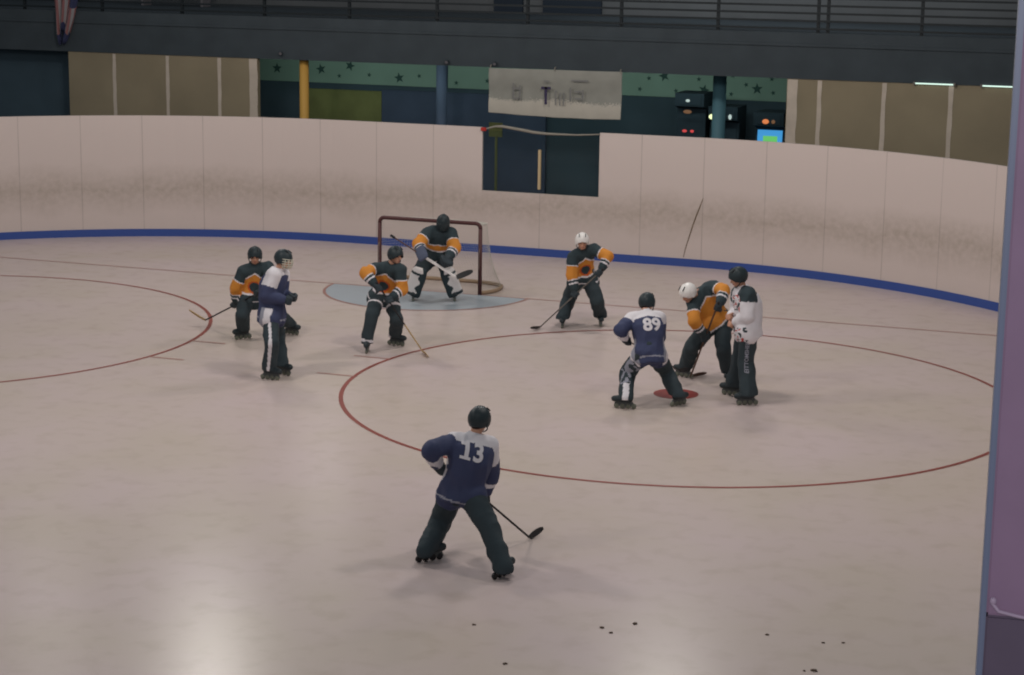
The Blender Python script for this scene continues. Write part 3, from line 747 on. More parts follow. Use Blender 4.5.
def body_mesh(b, axes):
    bm = bmesh.new()
    secs = []
    for t, w, d in ((-0.16, .125, .095), (0.0, .15, .105), (.25, .135, .095), (.5, .145, .10), (.75, .165, .105), (.92, .13, .085), (1.02, .065, .06)):
        k = 1 if t > .2 else 0
        secs.append((b.spine(t), b.lat if k else (b.lat + b.plat).normalized(), b.fr if k else (b.fr + b.pfr).normalized(), w, d))
    loft(bm, secs)
    capsule(bm, b.spine(0.98), b.H(0, -0.015, -0.05), .062, .055)
    for S in 'LR':
        sh, el, ha = getattr(b, 'sh' + S), getattr(b, 'el' + S), getattr(b, 'ha' + S)
        hp, kn, an = getattr(b, 'hip' + S), getattr(b, 'kn' + S), getattr(b, 'an' + S)
        capsule(bm, b.spine(.9), sh, .07, .06); capsule(bm, sh, el, .052, .041); capsule(bm, el, b.wrist(S), .041, .028)
        capsule(bm, b.spine(-.05), hp, .1, .085); capsule(bm, hp, kn, .082, .055); capsule(bm, kn, an, .055, .038)
        f = yawv(getattr(b, 'foot' + S)); capsule(bm, an + V((0, 0, -.02)), an + f * .13 + V((0, 0, -.03)), .032, .024)
        hand_shapes(bm, el, ha, axes.get(S, V((0, 0, 1))), S, 0.0105)
    A = (b.hl, b.hf, b.hu)
    ellipsoid(bm, b.H(0, -.012, .03), A, (.076, .093, .088))          # skull
    ellipsoid(bm, b.H(0, .022, -.035), A, (.060, .068, .075))         # face
    ellipsoid(bm, b.H(0, .052, -.083), A, (.036, .034, .030))         # chin
    ellipsoid(bm, b.H(0, .082, .022), A, (.050, .016, .014))          # brow
    capsule(bm, b.H(0, .088, .005), b.H(0, .108, -.032), .010, .014)  # nose
    ellipsoid(bm, b.H(0, .100, -.036), A, (.019, .012, .010))
    ellipsoid(bm, b.H(0, .088, -.064), A, (.025, .010, .007))         # lips
    ellipsoid(bm, b.H(0, .086, -.075), A, (.021, .010, .007))
    for s in (-1, 1):
        ellipsoid(bm, b.H(s * .045, .066, -.028), A, (.022, .02, .018))   # cheek
        ellipsoid(bm, b.H(s * .080, -.008, -.012), A, (.010, .022, .034)) # ear
    return fuse(bm, 0.0085, smooth=2)

def face_zone(out, b):
    """material index per face of the body: 0 skin, 1 eyes, 2 lips"""
    for f in out.faces:
        c = f.calc_center_median() - b.head
        x, y, z = c.dot(b.hl), c.dot(b.hf), c.dot(b.hu)
        if y > .06 and abs(abs(x) - .031) < .014 and abs(z - .0) < .008: f.material_index = 1
        elif y > .08 and abs(x) < .022 and -.074 < z < -.060: f.material_index = 2

def jersey_mesh(b, bulk=1.0, hem=-0.34, goalie=False, seed=0):
    bm = bmesh.new(); secs = []
    prof = [(hem, .215, .17), (-.15, .212, .168), (0.0, .205, .16), (.3, .195, .15), (.6, .212, .158), (.82, .205, .145), (.95, .15, .12), (1.05, .092, .09), (1.12, .074, .076)]
    for t, w, d in prof:
        k = min(max((t + .1) / .4, 0), 1)
        la = (b.plat * (1 - k) + b.lat * k).normalized(); fr = (b.pfr * (1 - k) + b.fr * k); fr = (fr - la * fr.dot(la)).normalized()
        c = b.spine(t) if t >= 0 else b.pel + (b.pup * (0.55) + b.up * 0.45) * t * b.L
        secs.append((c, la, fr, w * bulk, d * bulk))
    loft(bm, secs)
    for S in 'LR':
        sh, el, ha = getattr(b, 'sh' + S), getattr(b, 'el' + S), getattr(b, 'ha' + S)
        cuff = lerp(el, ha, .66)
        capsule(bm, b.spine(.88) + (sh - b.spine(.88)) * .4, sh, .105 * bulk, .095 * bulk)
        capsule(bm, sh, el, .092 * bulk, .084 * bulk)
        capsule(bm, el, cuff, .086 * bulk, .062 * bulk)
        hp, kn = getattr(b, 'hip' + S), getattr(b, 'kn' + S)
        reach = max(0.0, (-hem - .12) * b.L)
        capsule(bm, b.pel + b.pup * .02, hp + (b.pel - hp) * .25, .165 * bulk, .158 * bulk)
        capsule(bm, hp + (b.pel - hp) * .25, hp + (kn - hp).normalized() * reach * .55, .158 * bulk, .142 * bulk)
    return fuse(bm, 0.015, smooth=4, fold=0.014, fscale=7.5, seed=seed)

def pants_mesh(b, rad=(.118, .098, .098, .095), seed=0, flare=0.0, drop=0.02, cuff=0.14):
    bm = bmesh.new()
    loft(bm, [(b.pel + b.pup * z, b.plat, b.pfr, w, d) for z, w, d in ((-.16, .13, .11), (-.09, .175, .145), (0.0, .178, .145), (.08, .165, .135), (.14, .155, .125))])
    for S in 'LR':
        hp, kn, an = getattr(b, 'hip' + S), getattr(b, 'kn' + S), getattr(b, 'an' + S)
        capsule(bm, b.pel - b.pup * .06, hp, .12, rad[0])
        capsule(bm, hp, kn, rad[0], rad[1])
        end = an + (an - kn).normalized() * drop
        capsule(bm, kn, end, rad[1], rad[3])
        f = yawv(getattr(b, 'foot' + S))
        capsule(bm, kn + f * .012 + (hp - kn).normalized() * .06, kn + f * .02 - (kn - an).normalized() * .12, rad[1] * .9, rad[1] * .82)
        if flare: capsule(bm, lerp(kn, an, .6), end, rad[2], rad[3] + flare)
    out = fuse(bm, 0.015, smooth=4, fold=0.016, fscale=6.5, seed=seed + 9)
    for v in out.verts:
        if v.co.z < cuff: v.co.z = cuff
    return out

def seg_dist(P, a, b_):
    a, b_ = np.array(a), np.array(b_); d = b_ - a; t = np.clip(((P - a) @ d) / (d @ d), 0, 1)
    return np.linalg.norm(P - a - t[:, None] * d, axis=1), t

def paint_jersey(out, b, style, opt):
    out.faces.ensure_lookup_table()
    P = np.array([tuple(f.calc_center_median()) for f in out.faces])
    pel, nk = np.array(b.pel), np.array(b.neck)
    t = ((P - pel) @ np.array(b.up)) / b.L; lat = (P - pel) @ np.array(b.lat); fr = (P - pel) @ np.array(b.fr)
    D = {}; T = {}
    for S in 'LR':
        D['u' + S], T['u' + S] = seg_dist(P, getattr(b, 'sh' + S), getattr(b, 'el' + S))
        D['f' + S], T['f' + S] = seg_dist(P, getattr(b, 'el' + S), getattr(b, 'ha' + S))
    dt, tt = seg_dist(P, b.pel - b.pup * .15, b.spine(.9)); D['t'] = dt * 0.55; T['t'] = tt
    keys = list(D); best = np.argmin(np.stack([D[k] for k in keys]), 0)
    for i, f in enumerate(out.faces):
        k = keys[best[i]]; u = T[k][i]; ti, la, fi = t[i], lat[i], fr[i]
        m = 0
        if style == 'gold':      # 0 dark 1 gold 2 white 3 orange
            if k == 't':
                yoke = opt.get('yoke', .88) - opt.get('dip', .30) * min(abs(la) / .2, 1)
                if ti > yoke: m = 0
                elif ti > yoke - .05: m = 2
                elif ti > opt.get('low', .20): m = 1
                elif ti > opt.get('low', .20) - .05: m = 2
                elif ti > -.02: m = 0
                elif ti > -.06: m = 2
                else: m = 0
                if opt.get('logo', True) and fi > .02:
                    r = math.hypot(la, (ti - .40) * b.L)
                    if r < .075: m = 0
                    elif r < .100: m = 3
            elif k[0] == 'u': m = 0 if u < .50 else (2 if u < .56 else 1)
            else: m = 1 if u < .26 else (2 if u < .31 else (0 if u < .42 else (2 if u < .5 else 0)))
        elif style == 'navy':    # 0 navy 1 white 2 grey
            wu = opt.get('w' + (k[1] if len(k) > 1 else ''), .55)
            if k == 't':
                if ti > opt.get('yoke', .86) - .05 * min(abs(la) / .2, 1): m = 1
                elif la * opt.get('sgn', 1 if la > 0 else -1) > .16 and ti < opt.get('side', .32) and (fi > -.1): m = (1 if fi > -.02 else 2) if abs(fi) < .085 else 0
                elif ti > -.26 and ti < -.22: m = 2
            elif k[0] == 'u': m = 1 if u < wu else 0
            else: m = 0 if u < .35 else (1 if u < .5 and opt.get('stripe', True) else 0)
            if k[0] in 'uf' and k != 't' and opt.get('edge') == k[1]:
                a = getattr(b, 'el' + k[1]); 
                q = V(P[i]) - lerp(getattr(b, 'sh' + k[1]), getattr(b, 'ha' + k[1]), .5)
                if q.dot(cF) > -0.2 and k[0] == 'f': m = 1 if noise.noise(V(P[i]) * 13) > -.3 else 0
        elif style == 'white':   # 0 white 1 dark 2 red
            if k == 't':
                if ti > .86 and abs(la) > .09: m = 1
                elif fi > .105 and ti < .9:
                    nn = noise.noise(V((la * 16, ti * 13, 2.0)))
                    if nn > .2: m = 1
                    elif nn < -.3: m = 2
            elif k[0] == 'u': m = 1 if u < .34 else 0
            else: m = 0 if u < .82 else 1
        f.material_index = m

def paint_pants(out, b, style):
    if not style: return
    for f in out.faces:
        c = f.calc_center_median()
        for S in style.get('legs', 'LR'):
            hp, kn, an = getattr(b, 'hip' + S), getattr(b, 'kn' + S), getattr(b, 'an' + S)
            d1, t1 = seg_dist(np.array([tuple(c)]), hp, kn); d2, t2 = seg_dist(np.array([tuple(c)]), kn, an)
            o = 'R' if S == 'L' else 'L'
            e1, _ = seg_dist(np.array([tuple(c)]), getattr(b, 'hip' + o), getattr(b, 'kn' + o)); e2, _ = seg_dist(np.array([tuple(c)]), getattr(b, 'kn' + o), getattr(b, 'an' + o))
            if min(d1[0], d2[0]) > min(e1[0], e2[0]): continue
            up = d1[0] < d2[0]; u = t1[0] if up else 1 + t2[0]
            ax = lerp(hp, kn, t1[0]) if up else lerp(kn, an, t2[0])
            q = (c - ax); fw = yawv(getattr(b, 'foot' + S)); side = fw.cross(V((0, 0, 1))) * (-1 if S == 'L' else 1)   # outward
            x, y = q.dot(side), q.dot(fw)
            k = style['kind']
            if k == 'stripe':
                if x > .03 and abs(math.atan2(y, x) - style.get('at', .3)) < .24 and u > .1: f.material_index = 1
            elif k == 'panel':
                if x > .02 and -.9 < math.atan2(y, x) < 1.0 and u > .3:
                    f.material_index = 2 if noise.noise(V((u * 5, y * 18, 1))) > -.05 else 0
                    if u > 1.62: f.material_index = 1 if abs(y) < .04 else 0
            elif k == 'bands':
                if abs(u - .50) < .045 or abs(u - 1.93) < .05: f.material_index = 1

def helmet(b, m, parent, visor=None, cage=False, goalie=False):
    bm = bmesh.new(); NA, NE = 36, 12; rows = []
    for j in range(NE + 1):
        row = []
        for i in range(NA):
            a = 2 * math.pi * i / NA; fy, sx = math.cos(a), math.sin(a)          # a = 0 is the front
            lo = math.radians(6 - 44 * (0.5 - 0.5 * fy) ** 0.6)
            if abs(abs(sx) - 1) < .25 and True: lo -= math.radians(10)
            e = lo + (math.pi / 2 - lo) * (j / NE)
            if j == NE: e = math.pi / 2 - 0.02
            rg = 1 + 0.035 * (1 if abs(math.sin(a * 2.0)) < .45 and j > 2 else 0) + (0.04 if j == 0 and fy > .3 else 0)
            row.append(bm.verts.new(b.H(sx * math.cos(e) * .104 * rg, fy * math.cos(e) * .126 * rg - .006, math.sin(e) * .122 * rg + .018)))
        rows.append(row)
    for j in range(NE):
        for i in range(NA):
            i2 = (i + 1) % NA; bm.faces.new((rows[j][i], rows[j][i2], rows[j + 1][i2], rows[j + 1][i]))
    bm.faces.new(rows[-1])
    bmesh.ops.recalc_face_normals(bm, faces=bm.faces)
    h = link('helmet', bm, m, parent, smooth=True, base=b.base)
    so = h.modifiers.new('shell', 'SOLIDIFY'); so.thickness = 0.012; so.offset = 0
    for s in (-1, 1):
        bm = bmesh.new(); ellipsoid(bm, b.H(s * .098, .0, -.02), (b.hl, b.hf, b.hu), (.014, .032, .036)); link('ear_guard', bm, m, h, smooth=True, base=b.base)
    bm = bmesh.new()
    tube(bm, spline([b.H(-.096, .005, -.04), b.H(-.075, .04, -.085), b.H(0, .075, -.118), b.H(.075, .04, -.085), b.H(.096, .005, -.04)], 5), .006, seg=6)
    link('chin_strap', bm, M['stick_dark'], h, smooth=True, base=b.base)
    for sx in (-.05, .05):
        bm = bmesh.new()
        tube(bm, [b.H(sx, .09, .105), b.H(sx, .03, .136)], .007, seg=6); link('vent', bm, M['stick_dark'], h, base=b.base)
    if cage:
        bm = bmesh.new()
        for z, r in ((0.02, .128), (-.012, .136), (-.044, .138), (-.076, .13), (-.104, .112)):
            tube(bm, [b.H(r * .86 * math.sin(a), r * math.cos(a) + .004, z) for a in (math.radians(-78 + 156 * k / 14) for k in range(15))], .0055, seg=6)
        for a in (-60, -36, -12, 12, 36, 60):
            t = math.radians(a)
            tube(bm, [b.H(r * .86 * math.sin(t), r * math.cos(t) + .004, z) for z, r in ((0.02, .128), (-.012, .136), (-.044, .138), (-.076, .13), (-.104, .112))], .0055, seg=6)
        link('face_cage', bm, cage, h, smooth=True, base=b.base)
    if goalie:
        bm = bmesh.new()
        secs = [(b.H(0, .035, z), b.hl, b.hf, w, d) for z, w, d in ((.03, .100, .098), (-.03, .102, .105), (-.075, .09, .105), (-.115, .06, .085))]
        loft(bm, secs); link('chin_shell', fuse(bm, .01, smooth=2), m, h, smooth=True, base=b.base)
    return h

def skate(b, S, parent, wm='wheel'):
    f = yawv(getattr(b, 'foot' + S)); an = getattr(b, 'an' + S); s = V((-f.y, f.x, 0)); o = V((an.x, an.y, 0))
    kn = getattr(b, 'kn' + S); up = (kn - an).normalized()
    bm = bmesh.new(); Z = lambda x, z, y=0: o + f * x + s * y + V((0, 0, z))
    capsule(bm, an + up * .10, Z(-.02, .16), .058, .05); capsule(bm, Z(-.03, .15), Z(-.04, .125), .05, .044)
    capsule(bm, Z(-.04, .13), Z(.08, .130), .05, .053); capsule(bm, Z(.08, .130), Z(.16, .128), .053, .043)
    capsule(bm, Z(0.0, .20), Z(.10, .135), .045, .04)
    out = fuse(bm, .011, smooth=2)
    for v in out.verts: v.co.z = max(v.co.z, .09)
    sk = link('skate', out, M['boot'], parent, smooth=True, base=b.base)
    bm = bmesh.new(); vs = []
    for y in (-.013, .013):
        vs.append([bm.verts.new(Z(x, z, y)) for x, z in ((-.085, .095), (.15, .095), (.165, .046), (.10, .034), (-.06, .034), (-.115, .046))])
    bm.faces.new(vs[0][::-1]); bm.faces.new(vs[1])
    for k in range(6): bm.faces.new((vs[0][k], vs[0][(k + 1) % 6], vs[1][(k + 1) % 6], vs[1][k]))
    bmesh.ops.recalc_face_normals(bm, faces=bm.faces)
    link('frame', bm, M['frame'], sk, base=b.base)
    for x in (-.10, -.024, .052, .128):
        bm = bmesh.new(); c = Z(x, .0375)
        rr = [(-.019, .02), (-.017, .03), (-.008, .036), (0, .0375), (.008, .036), (.017, .03), (.019, .02)]
        tube(bm, [c + s * y for y, _ in rr], [r for _, r in rr], seg=16); link('wheel', bm, M[wm], sk, smooth=True, base=b.base)
    return sk

def glove(b, S, axis, parent, m=None, big=1.0):
    bm = bmesh.new(); el, ha = getattr(b, 'el' + S), getattr(b, 'ha' + S); d = (ha - el).normalized()
    hand_shapes(bm, el, ha, axis, S, 0.0185 * big, fr_=0.038, spread=.027)
    capsule(bm, ha - d * .09, ha - d * .17, .045 * big, .062 * big)
    a, c = ortho(d); ellipsoid(bm, ha - d * .05, (a, c, d), (.05 * big, .05 * big, .06))
    return link('glove', fuse(bm, .009, smooth=2), m or M['glove'], parent, smooth=True, base=b.base)

def lettering(text, size, origin, right, up, parent, name, m, b, target, bold=0.03, wrap=True):
    cu = bpy.data.curves.new('lettering', 'FONT'); cu.body = text; cu.size = size; cu.offset = bold * size; cu.align_x = 'CENTER'; cu.align_y = 'CENTER'; cu.resolution_u = 4
    to = bpy.data.objects.new('lettering', cu); COL.objects.link(to)
    dg = bpy.context.evaluated_depsgraph_get(); ev = to.evaluated_get(dg)
    bm = bmesh.new(); bm.from_mesh(ev.to_mesh()); ev.to_mesh_clear()
    bpy.data.objects.remove(to); bpy.data.curves.remove(cu)
    if text.startswith('1'):      # foot and flag of the athletic-style numeral one
        lv = [v.co for v in bm.verts if v.co.x < -.02 * size]
        x0, x1, y0, y1 = min(v.x for v in lv), max(v.x for v in lv), min(v.y for v in lv), max(v.y for v in lv)
        for a0, a1, c0, c1 in ((x1 - .33 * size, x1 + .09 * size, y0, y0 + .12 * size), (x1 - .32 * size, x1 - .1 * size, y1 - .2 * size, y1 - .08 * size)):
            bm.faces.new([bm.verts.new(q) for q in ((a0, c0, 0), (a1, c0, 0), (a1, c1, 0), (a0, c1, 0))])
    bmesh.ops.triangulate(bm, faces=bm.faces)
    for _ in range(3):
        es = [e for e in bm.edges if e.calc_length() > 0.025]
        if not es: break
        bmesh.ops.subdivide_edges(bm, edges=es, cuts=1); bmesh.ops.triangulate(bm, faces=bm.faces)
    R_, U = V(right).normalized(), V(up); U = (U - R_ * U.dot(R_)).normalized(); N = R_.cross(U)
    tree = BVHTree.FromBMesh(target)
    for v in bm.verts:
        p = V(origin) + R_ * v.co.x + U * v.co.y
        hit = tree.ray_cast(p + N * .5, -N, 1.2)
        v.co = (hit[0] + N * .007) if hit[0] is not None else p
    return link(name, bm, m, parent, base=b.base)

def stick(name, label, b, low, top, shaft_m, blade_m, heel=None, toe=None, ext=0.08, grip=None, top_pt=None, goalie=False, low_m=None):
    he = V(heel if heel is not None else b.heel); to = V(toe if toe is not None else b.toe)
    d = (V(low) - he).normalized(); tp = V(top_pt) if top_pt is not None else he + d * ((V(top) - he).dot(d) + ext)
    d = (tp - he).normalized(); L = (tp - he).length
    t = thing(name, label, 'hockey stick', (he.x, he.y, 0)); base = V((he.x, he.y, 0))
    bd = to - he; bd = bd.normalized(); side = bd.cross(d).normalized()
    def shaft(r0, r1, nm, mm, wx=.015, wy=.011):
        bm = bmesh.new(); loft(bm, [(he + d * (L * r0), bd, side, wx, wy), (he + d * (L * (r0 + r1) / 2), bd, side, wx, wy), (he + d * (L * r1), bd, side, wx, wy)], seg=8)
        return link(nm, bm, mm, t, base=base)
    if goalie:
        shaft(.47, 1.0, 'shaft', shaft_m); shaft(.02, .48, 'paddle', M['pad_white'], .03, .012)['label'] = 'white paddle'
    elif low_m:
        shaft(.40, 1.0, 'shaft', shaft_m); shaft(0.0, .41, 'lower_shaft', low_m)
    else: shaft(0.0, 1.0, 'shaft', shaft_m)
    bm = bmesh.new(); capsule(bm, tp - d * .05, tp + d * .01, .021, .023, seg=10); link('grip_knob', bm, M['stick_dark'], t, smooth=True, base=base)
    bl = min(max((to - he).length, .25), .33); hh = .033 if not goalie else .05
    bu = (d - bd * d.dot(bd)).normalized()
    bm = bmesh.new(); rows = []
    for k in range(11):
        u = k / 10; c = he + bd * (bl * u) + side * (.03 * u * u) + bu * (.012 * u)
        h2 = hh * (0.8 + .25 * math.sin(math.pi * min(u * 1.1, 1))) * (1 if u < .85 else 1 - .45 * ((u - .85) / .15))
        rows.append([bm.verts.new(c + bu * z + side * y) for z, y in ((-h2 * .85, -.006), (h2, -.005), (h2, .005), (-h2 * .85, .006))])
    for k in range(10):
        for q in range(4): bm.faces.new((rows[k][q], rows[k][(q + 1) % 4], rows[k + 1][(q + 1) % 4], rows[k + 1][q]))
    bm.faces.new(rows[0][::-1]); bm.faces.new(rows[-1]); bmesh.ops.recalc_face_normals(bm, faces=bm.faces)
    zmin = min(v.co.z for v in bm.verts)
    if zmin < 0.004: bmesh.ops.translate(bm, verts=bm.verts, vec=(0, 0, 0.004 - zmin))
    link('blade', bm, blade_m, t, base=base)
    return t

STYLE_M = {'gold': ['j_dark', 'j_gold', 'j_white', 'j_orange'], 'navy': ['j_navy', 'j_white', 'j_grey'], 'white': ['j_white', 'j_dark', 'j_red']}
def person(key, label, style, face, helm, seed, opt=None, pants=None, pants_style=None, visor=None, cage=None, axes=None, gloves='LR', goalie=False, bulk=1.0, hem=-0.34, group=None, wheels='wheel'):
    b = Body(POSES[key], face); opt = opt or {}
    root = thing('person', label, 'person', b.base, group)
    if axes is None:
        ax = (b.heel - getattr(b, 'haL')).normalized() if hasattr(b, 'heel') else V((0, 0, 1)); axes = {'L': ax, 'R': ax}
    out = body_mesh(b, axes); face_zone(out, b)
    link('body', out, [M['skin'], M['eye'], M['lip']], root, smooth=True, base=b.base)
    j = jersey_mesh(b, bulk, hem, goalie, seed); paint_jersey(j, b, style, opt)
    p = pants_mesh(b, seed=seed, **(pants or {})); paint_pants(p, b, pants_style)
    for nm, txt, size, t_, lat_, mm in opt.get('numbers', []):
        o = b.spine(t_) + b.lat * lat_ - b.fr * .16
        lettering(txt, size, o, b.lat * 1.0 if False else -b.lat * -1.0 if False else (b.up.cross(-b.fr)), b.up, root, nm, M[mm], b, j, bold=.035)
    if opt.get('leg_text'):
        S, txt = opt['leg_text']; hp, kn, an = getattr(b, 'hip' + S), getattr(b, 'kn' + S), getattr(b, 'an' + S)
        out_ = yawv(getattr(b, 'foot' + S)).cross(V((0, 0, 1))) * (-1 if S == 'L' else 1)
        n_ = out_ ; dn = (kn - hp).normalized()
        lettering(txt, .072, lerp(hp, an, .42) + n_ * .1 + yawv(getattr(b, 'foot' + S)) * .035, -dn, dn.cross(-n_) if False else n_.cross(-dn), root, 'leg_lettering', M['j_grey'], b, p, bold=.02)
    link('jersey', j, [M[k] for k in STYLE_M[style]], root, smooth=True, base=b.base)
    link('trousers', p, [M['pants'], M['j_white'], M['j_grey']], root, smooth=True, base=b.base)
    helmet(b, M[helm], root, cage=cage, goalie=goalie)
    for S in 'LR': skate(b, S, root, wheels)
    for S in gloves: glove(b, S, axes.get(S, V((0, 0, 1))), root)
    # hair showing at the nape
    bm = bmesh.new(); ellipsoid(bm, b.H(0, -.055, -.035), (b.hl, b.hf, b.hu), (.072, .052, .05)); link('hair', fuse(bm, .01, 1, fold=.003, fscale=60), M['dark_hair'], root, smooth=True, base=b.base)
    return b, root

def cv(right, away, up): # a heading as seen from the stands, turned into rink coordinates
    r = V((cR.x, cR.y, 0)).normalized(); f = V((cF.x, cF.y, 0)).normalized(); return r * right + f * away + V((0, 0, up))

b13, _ = person('n13', 'person in navy and white jersey number 13 crouching alone, nearest, back turned', 'navy', cv(.55, .85, -.15), 'helmet_dark', 1,
       opt=dict(numbers=[('back_number', '13', .24, .79, .04, 'j_white')], wL=.12, wR=.62, edge='L', yoke=.97, sgn=-1), pants=dict(rad=(.122, .103, .10, .088), flare=.004, drop=.07, cuff=.07), wheels='stick_dark', hem=-.24, bulk=1.08)
stick('hockey_stick', 'black hockey stick held by the person wearing number 13', b13, b13.haR, b13.haL, M['stick_dark'], M['stick_dark'], ext=.07)

b89, _ = person('n89', 'person in navy and white jersey number 89 bent low beside the red faceoff dot', 'navy', cv(.55, .85, -.3), 'helmet_dark', 2,
       opt=dict(numbers=[('back_number', '89', .245, .59, -.035, 'j_white')], wL=.38, wR=.2, edge='L', yoke=.86), pants=dict(rad=(.122, .10, .10, .095)), pants_style=dict(kind='panel', legs='L'))
stick('hockey_stick', 'dark hockey stick held by the person wearing number 89', b89, b89.haR, b89.haL, M['stick_dark'], M['stick_dark'], ext=.07)

b7, _ = person('n7', 'person in gold and dark jersey and white helmet bent over beside the red dot', 'gold', cv(-.8, -.5, -.55), 'helmet_white', 3, opt=dict(yoke=.92, dip=.28, low=-.02, logo=False), pants=dict(rad=(.12, .105, .105, .098)))
stick('hockey_stick', 'brown hockey stick lowered to the floor by the bent-over person in white helmet', b7, b7.haR, b7.haL, M['stick_brown'], M['stick_brown'], ext=.07)

bref, _ = person('ref', 'person in white jersey with dark shoulders and black helmet standing at the faceoff', 'white', cv(-.95, -.15, -.3), 'helmet_dark', 4, gloves='',
       opt=dict(leg_text=('L', 'EITTOMSHEE')), pants=dict(rad=(.125, .11, .11, .105), flare=.01), axes={'L': V((.3, .2, 1)), 'R': V((-.2, .3, 1))}, hem=-.24, bulk=1.1)

b2, _ = person('n2', 'person in navy jersey with white shoulders standing upright, facing right', 'navy', cv(.93, -.3, -.12), 'helmet_dark', 5, cage=M['cage'],
       opt=dict(wL=.3, wR=.55, yoke=.97, side=.05, stripe=False, sgn=-1), pants=dict(rad=(.115, .10, .10, .092)), pants_style=dict(kind='stripe', legs='R', at=.35), axes={'L': V((.3, -.3, 1)), 'R': V((.2, .1, 1))}, hem=-.36, bulk=1.1)

b1, _ = person('n1', 'person in gold and dark jersey crouching behind the upright navy-jersey person', 'gold', cv(.1, -1, -.2), 'helmet_dark', 6, pants=dict(rad=(.118, .10, .10, .095)))
stick('hockey_stick', 'dark hockey stick with pale blade reaching the left circle', b1, b1.haR, b1.haL, M['stick_dark'], M['stick_tan'], ext=.06)

b3, _ = person('n3', 'person in gold and dark jersey and dark helmet standing left of the goal', 'gold', cv(.75, -.7, -.1), 'helmet_dark', 7, pants_style=dict(kind='bands'), pants=dict(rad=(.115, .098, .098, .09)))
stick('hockey_stick', 'dark hockey stick with tan lower end crossing the big red circle line', b3, b3.haL, b3.haR, M['stick_dark'], M['stick_tan'], ext=.07, low_m=M['stick_tan'])

b5, _ = person('n5', 'person in gold and dark jersey and white helmet standing right of the goal', 'gold', cv(.02, -1, -.15), 'helmet_white', 8, pants=dict(rad=(.122, .104, .104, .098)))
stick('hockey_stick', 'grey hockey stick with dark blade held right of the goal', b5, b5.haR, b5.haL, M['stick_grey'], M['stick_dark'], ext=.07)

GK, GHL, GTO = V((-0.07, -1.493, 1.172)), V((0.979, -1.195, 0.498)), V((1.205, -1.031, 0.581))
gax = (GHL - GK).normalized()
bg_, gk = person('goalie', 'goalkeeper in gold and dark jersey with white leg pads crouching before the net', 'gold', cv(.1, -1, -.35), 'helmet_dark', 9, goalie=True, bulk=1.22, cage=M['helmet_dark'],
       opt=dict(logo=False, yoke=.66, dip=.08, low=.34), gloves='', pants=dict(rad=(.15, .11, .09, .085)), axes={'L': V((.4, .1, 1)), 'R': gax})
def leg_pad(S):
    b = bg_; hp, kn, an = getattr(b, 'hip' + S), getattr(b, 'kn' + S), getattr(b, 'an' + S); f = yawv(getattr(b, 'foot' + S))
    up = (kn - an).normalized(); s = up.cross(f).normalized(); f = s.cross(up).normalized() if s.cross(up).dot(f) > 0 else -s.cross(up).normalized()
    bm = bmesh.new(); secs = []
    for t, w, d, off in ((-.10, .13, .05, .10), (.0, .14, .06, .095), (.35, .135, .065, .10), (.75, .14, .07, .105), (1.0, .135, .07, .11), (1.14, .125, .055, .115), (1.24, .11, .035, .11)):
        secs.append((an + (kn - an) * t + f * off, s, f, w, d))
    loft(bm, secs)
    out = fuse(bm, .013, smooth=3)
    for v in out.verts: v.co.z = max(v.co.z, .055)
    for fc in out.faces:
        c = fc.calc_center_median() - an; y, x, z = c.dot(f), c.dot(s), c.dot(up)
        inner = x * (1 if (b.plat.dot(s) < 0) == (S == 'L') else -1)
        if y < .085: fc.material_index = 1
        elif inner > .035 + .03 * math.sin(z * 30): fc.material_index = 1
        elif abs(z - .02) < .03 or abs(z - .43) < .022: fc.material_index = 1
    return link('leg_pad', out, [M['pad_white'], M['j_dark']], gk, smooth=True, base=b.base)
for S in 'LR': leg_pad(S)
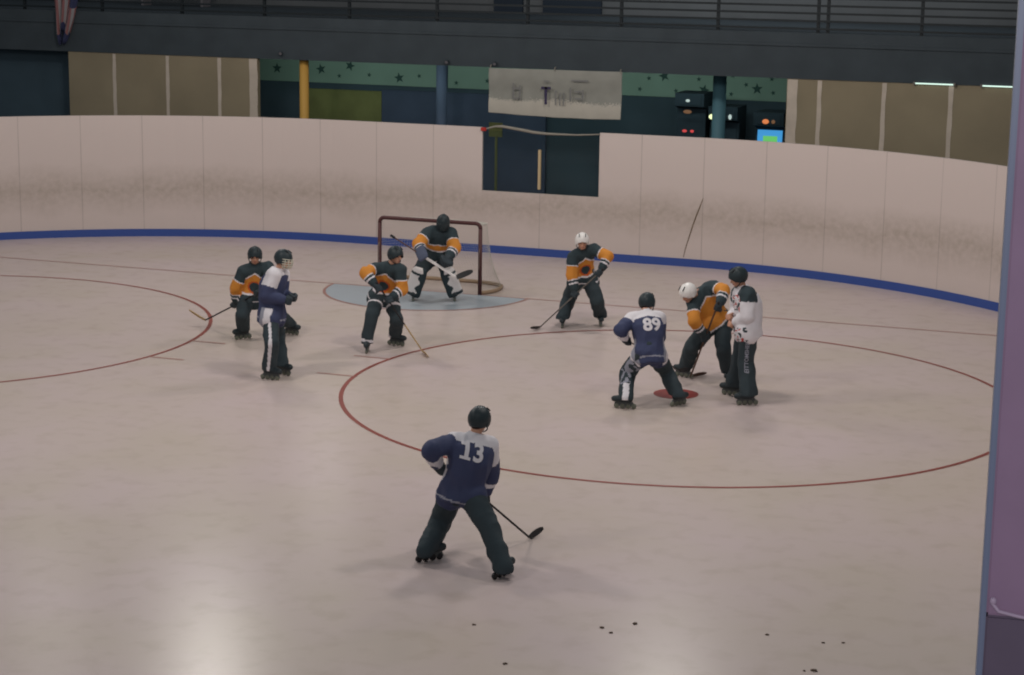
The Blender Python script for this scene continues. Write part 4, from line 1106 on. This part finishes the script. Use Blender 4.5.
# blocker on the stick hand, catching mitt on the other
b = bg_; ha = b.haR; d = (b.haR - b.elR).normalized(); fr_ = V((.35, -.93, -.1)).normalized(); s_ = d.cross(fr_).normalized(); f_ = s_.cross(d).normalized()
if f_.dot(fr_) < 0: f_ = -f_
bm = bmesh.new(); loft(bm, [(ha - d * .17 + f_ * .06, s_, f_, .085, .02), (ha - d * .14 + f_ * .065, s_, f_, .10, .028), (ha + d * .08 + f_ * .07, s_, f_, .10, .03), (ha + d * .15 + f_ * .06, s_, f_, .085, .02)], seg=20)
link('blocker', fuse(bm, .012, smooth=2), M['blocker_blue'], gk, smooth=True, base=b.base)['label'] = 'dark blue-grey blocker pad'
glove(bg_, 'R', gax, gk)
hl = b.haL; d = (b.haL - b.elL).normalized(); a_, c_ = ortho(d, (.35, -.93, 0))
bm = bmesh.new(); capsule(bm, hl - d * .12, hl - d * .02, .06, .07)
for k in range(9):
    t = math.radians(-70 + 140 * k / 8); e = hl + d * (.11 * math.cos(t)) + c_ * (.11 * math.sin(t)) + a_ * .04
    capsule(bm, hl, e, .05, .028)
ellipsoid(bm, hl + d * .04 - a_ * .02, (d, c_, a_), (.10, .095, .045))
link('catching_mitt', fuse(bm, .011, smooth=2), M['glove'], gk, smooth=True, base=b.base)
stick('hockey_stick', 'goalkeeper stick with white paddle and black blade held across the crease', bg_, b.haR, b.haR, M['stick_brown'], M['stick_dark'], heel=GHL, toe=GTO, top_pt=GK, goalie=True)

# ------------------------------------------------------------------ specks of debris on the near floor
rnd = random.Random(11)
for x, y, sx in [(7.96, -15.308, .022), (8.074, -15.403, .018), (8.207, -15.093, .024), (9.389, -14.924, .018), (9.898, -14.938, .015), (10.064, -14.871, .015), (9.882, -15.68, .014), (9.961, -15.648, .028), (6.861, -15.67, .018), (7.458, -16.483, .02)]:
    bm = bmesh.new(); bmesh.ops.create_icosphere(bm, subdivisions=2, radius=1.0)
    for v in bm.verts:
        k = 1 + .45 * noise.noise(v.co * 1.6 + V((x, y, 0)))
        v.co = V((v.co.x * sx * 0.85 * k, v.co.y * sx * 1.1 * k, (v.co.z * .3 * k) * sx))
    zmin = min(v.co.z for v in bm.verts); bmesh.ops.translate(bm, verts=bm.verts, vec=(0, 0, -zmin + .0005))
    o = link('dark_speck', bm, M['debris'], smooth=True); o.location = (x, y, 0); o.rotation_euler.z = rnd.uniform(0, 3)
    tag(o, 'small dark speck of debris on the bare near floor', 'debris', 'dark specks on the near floor')
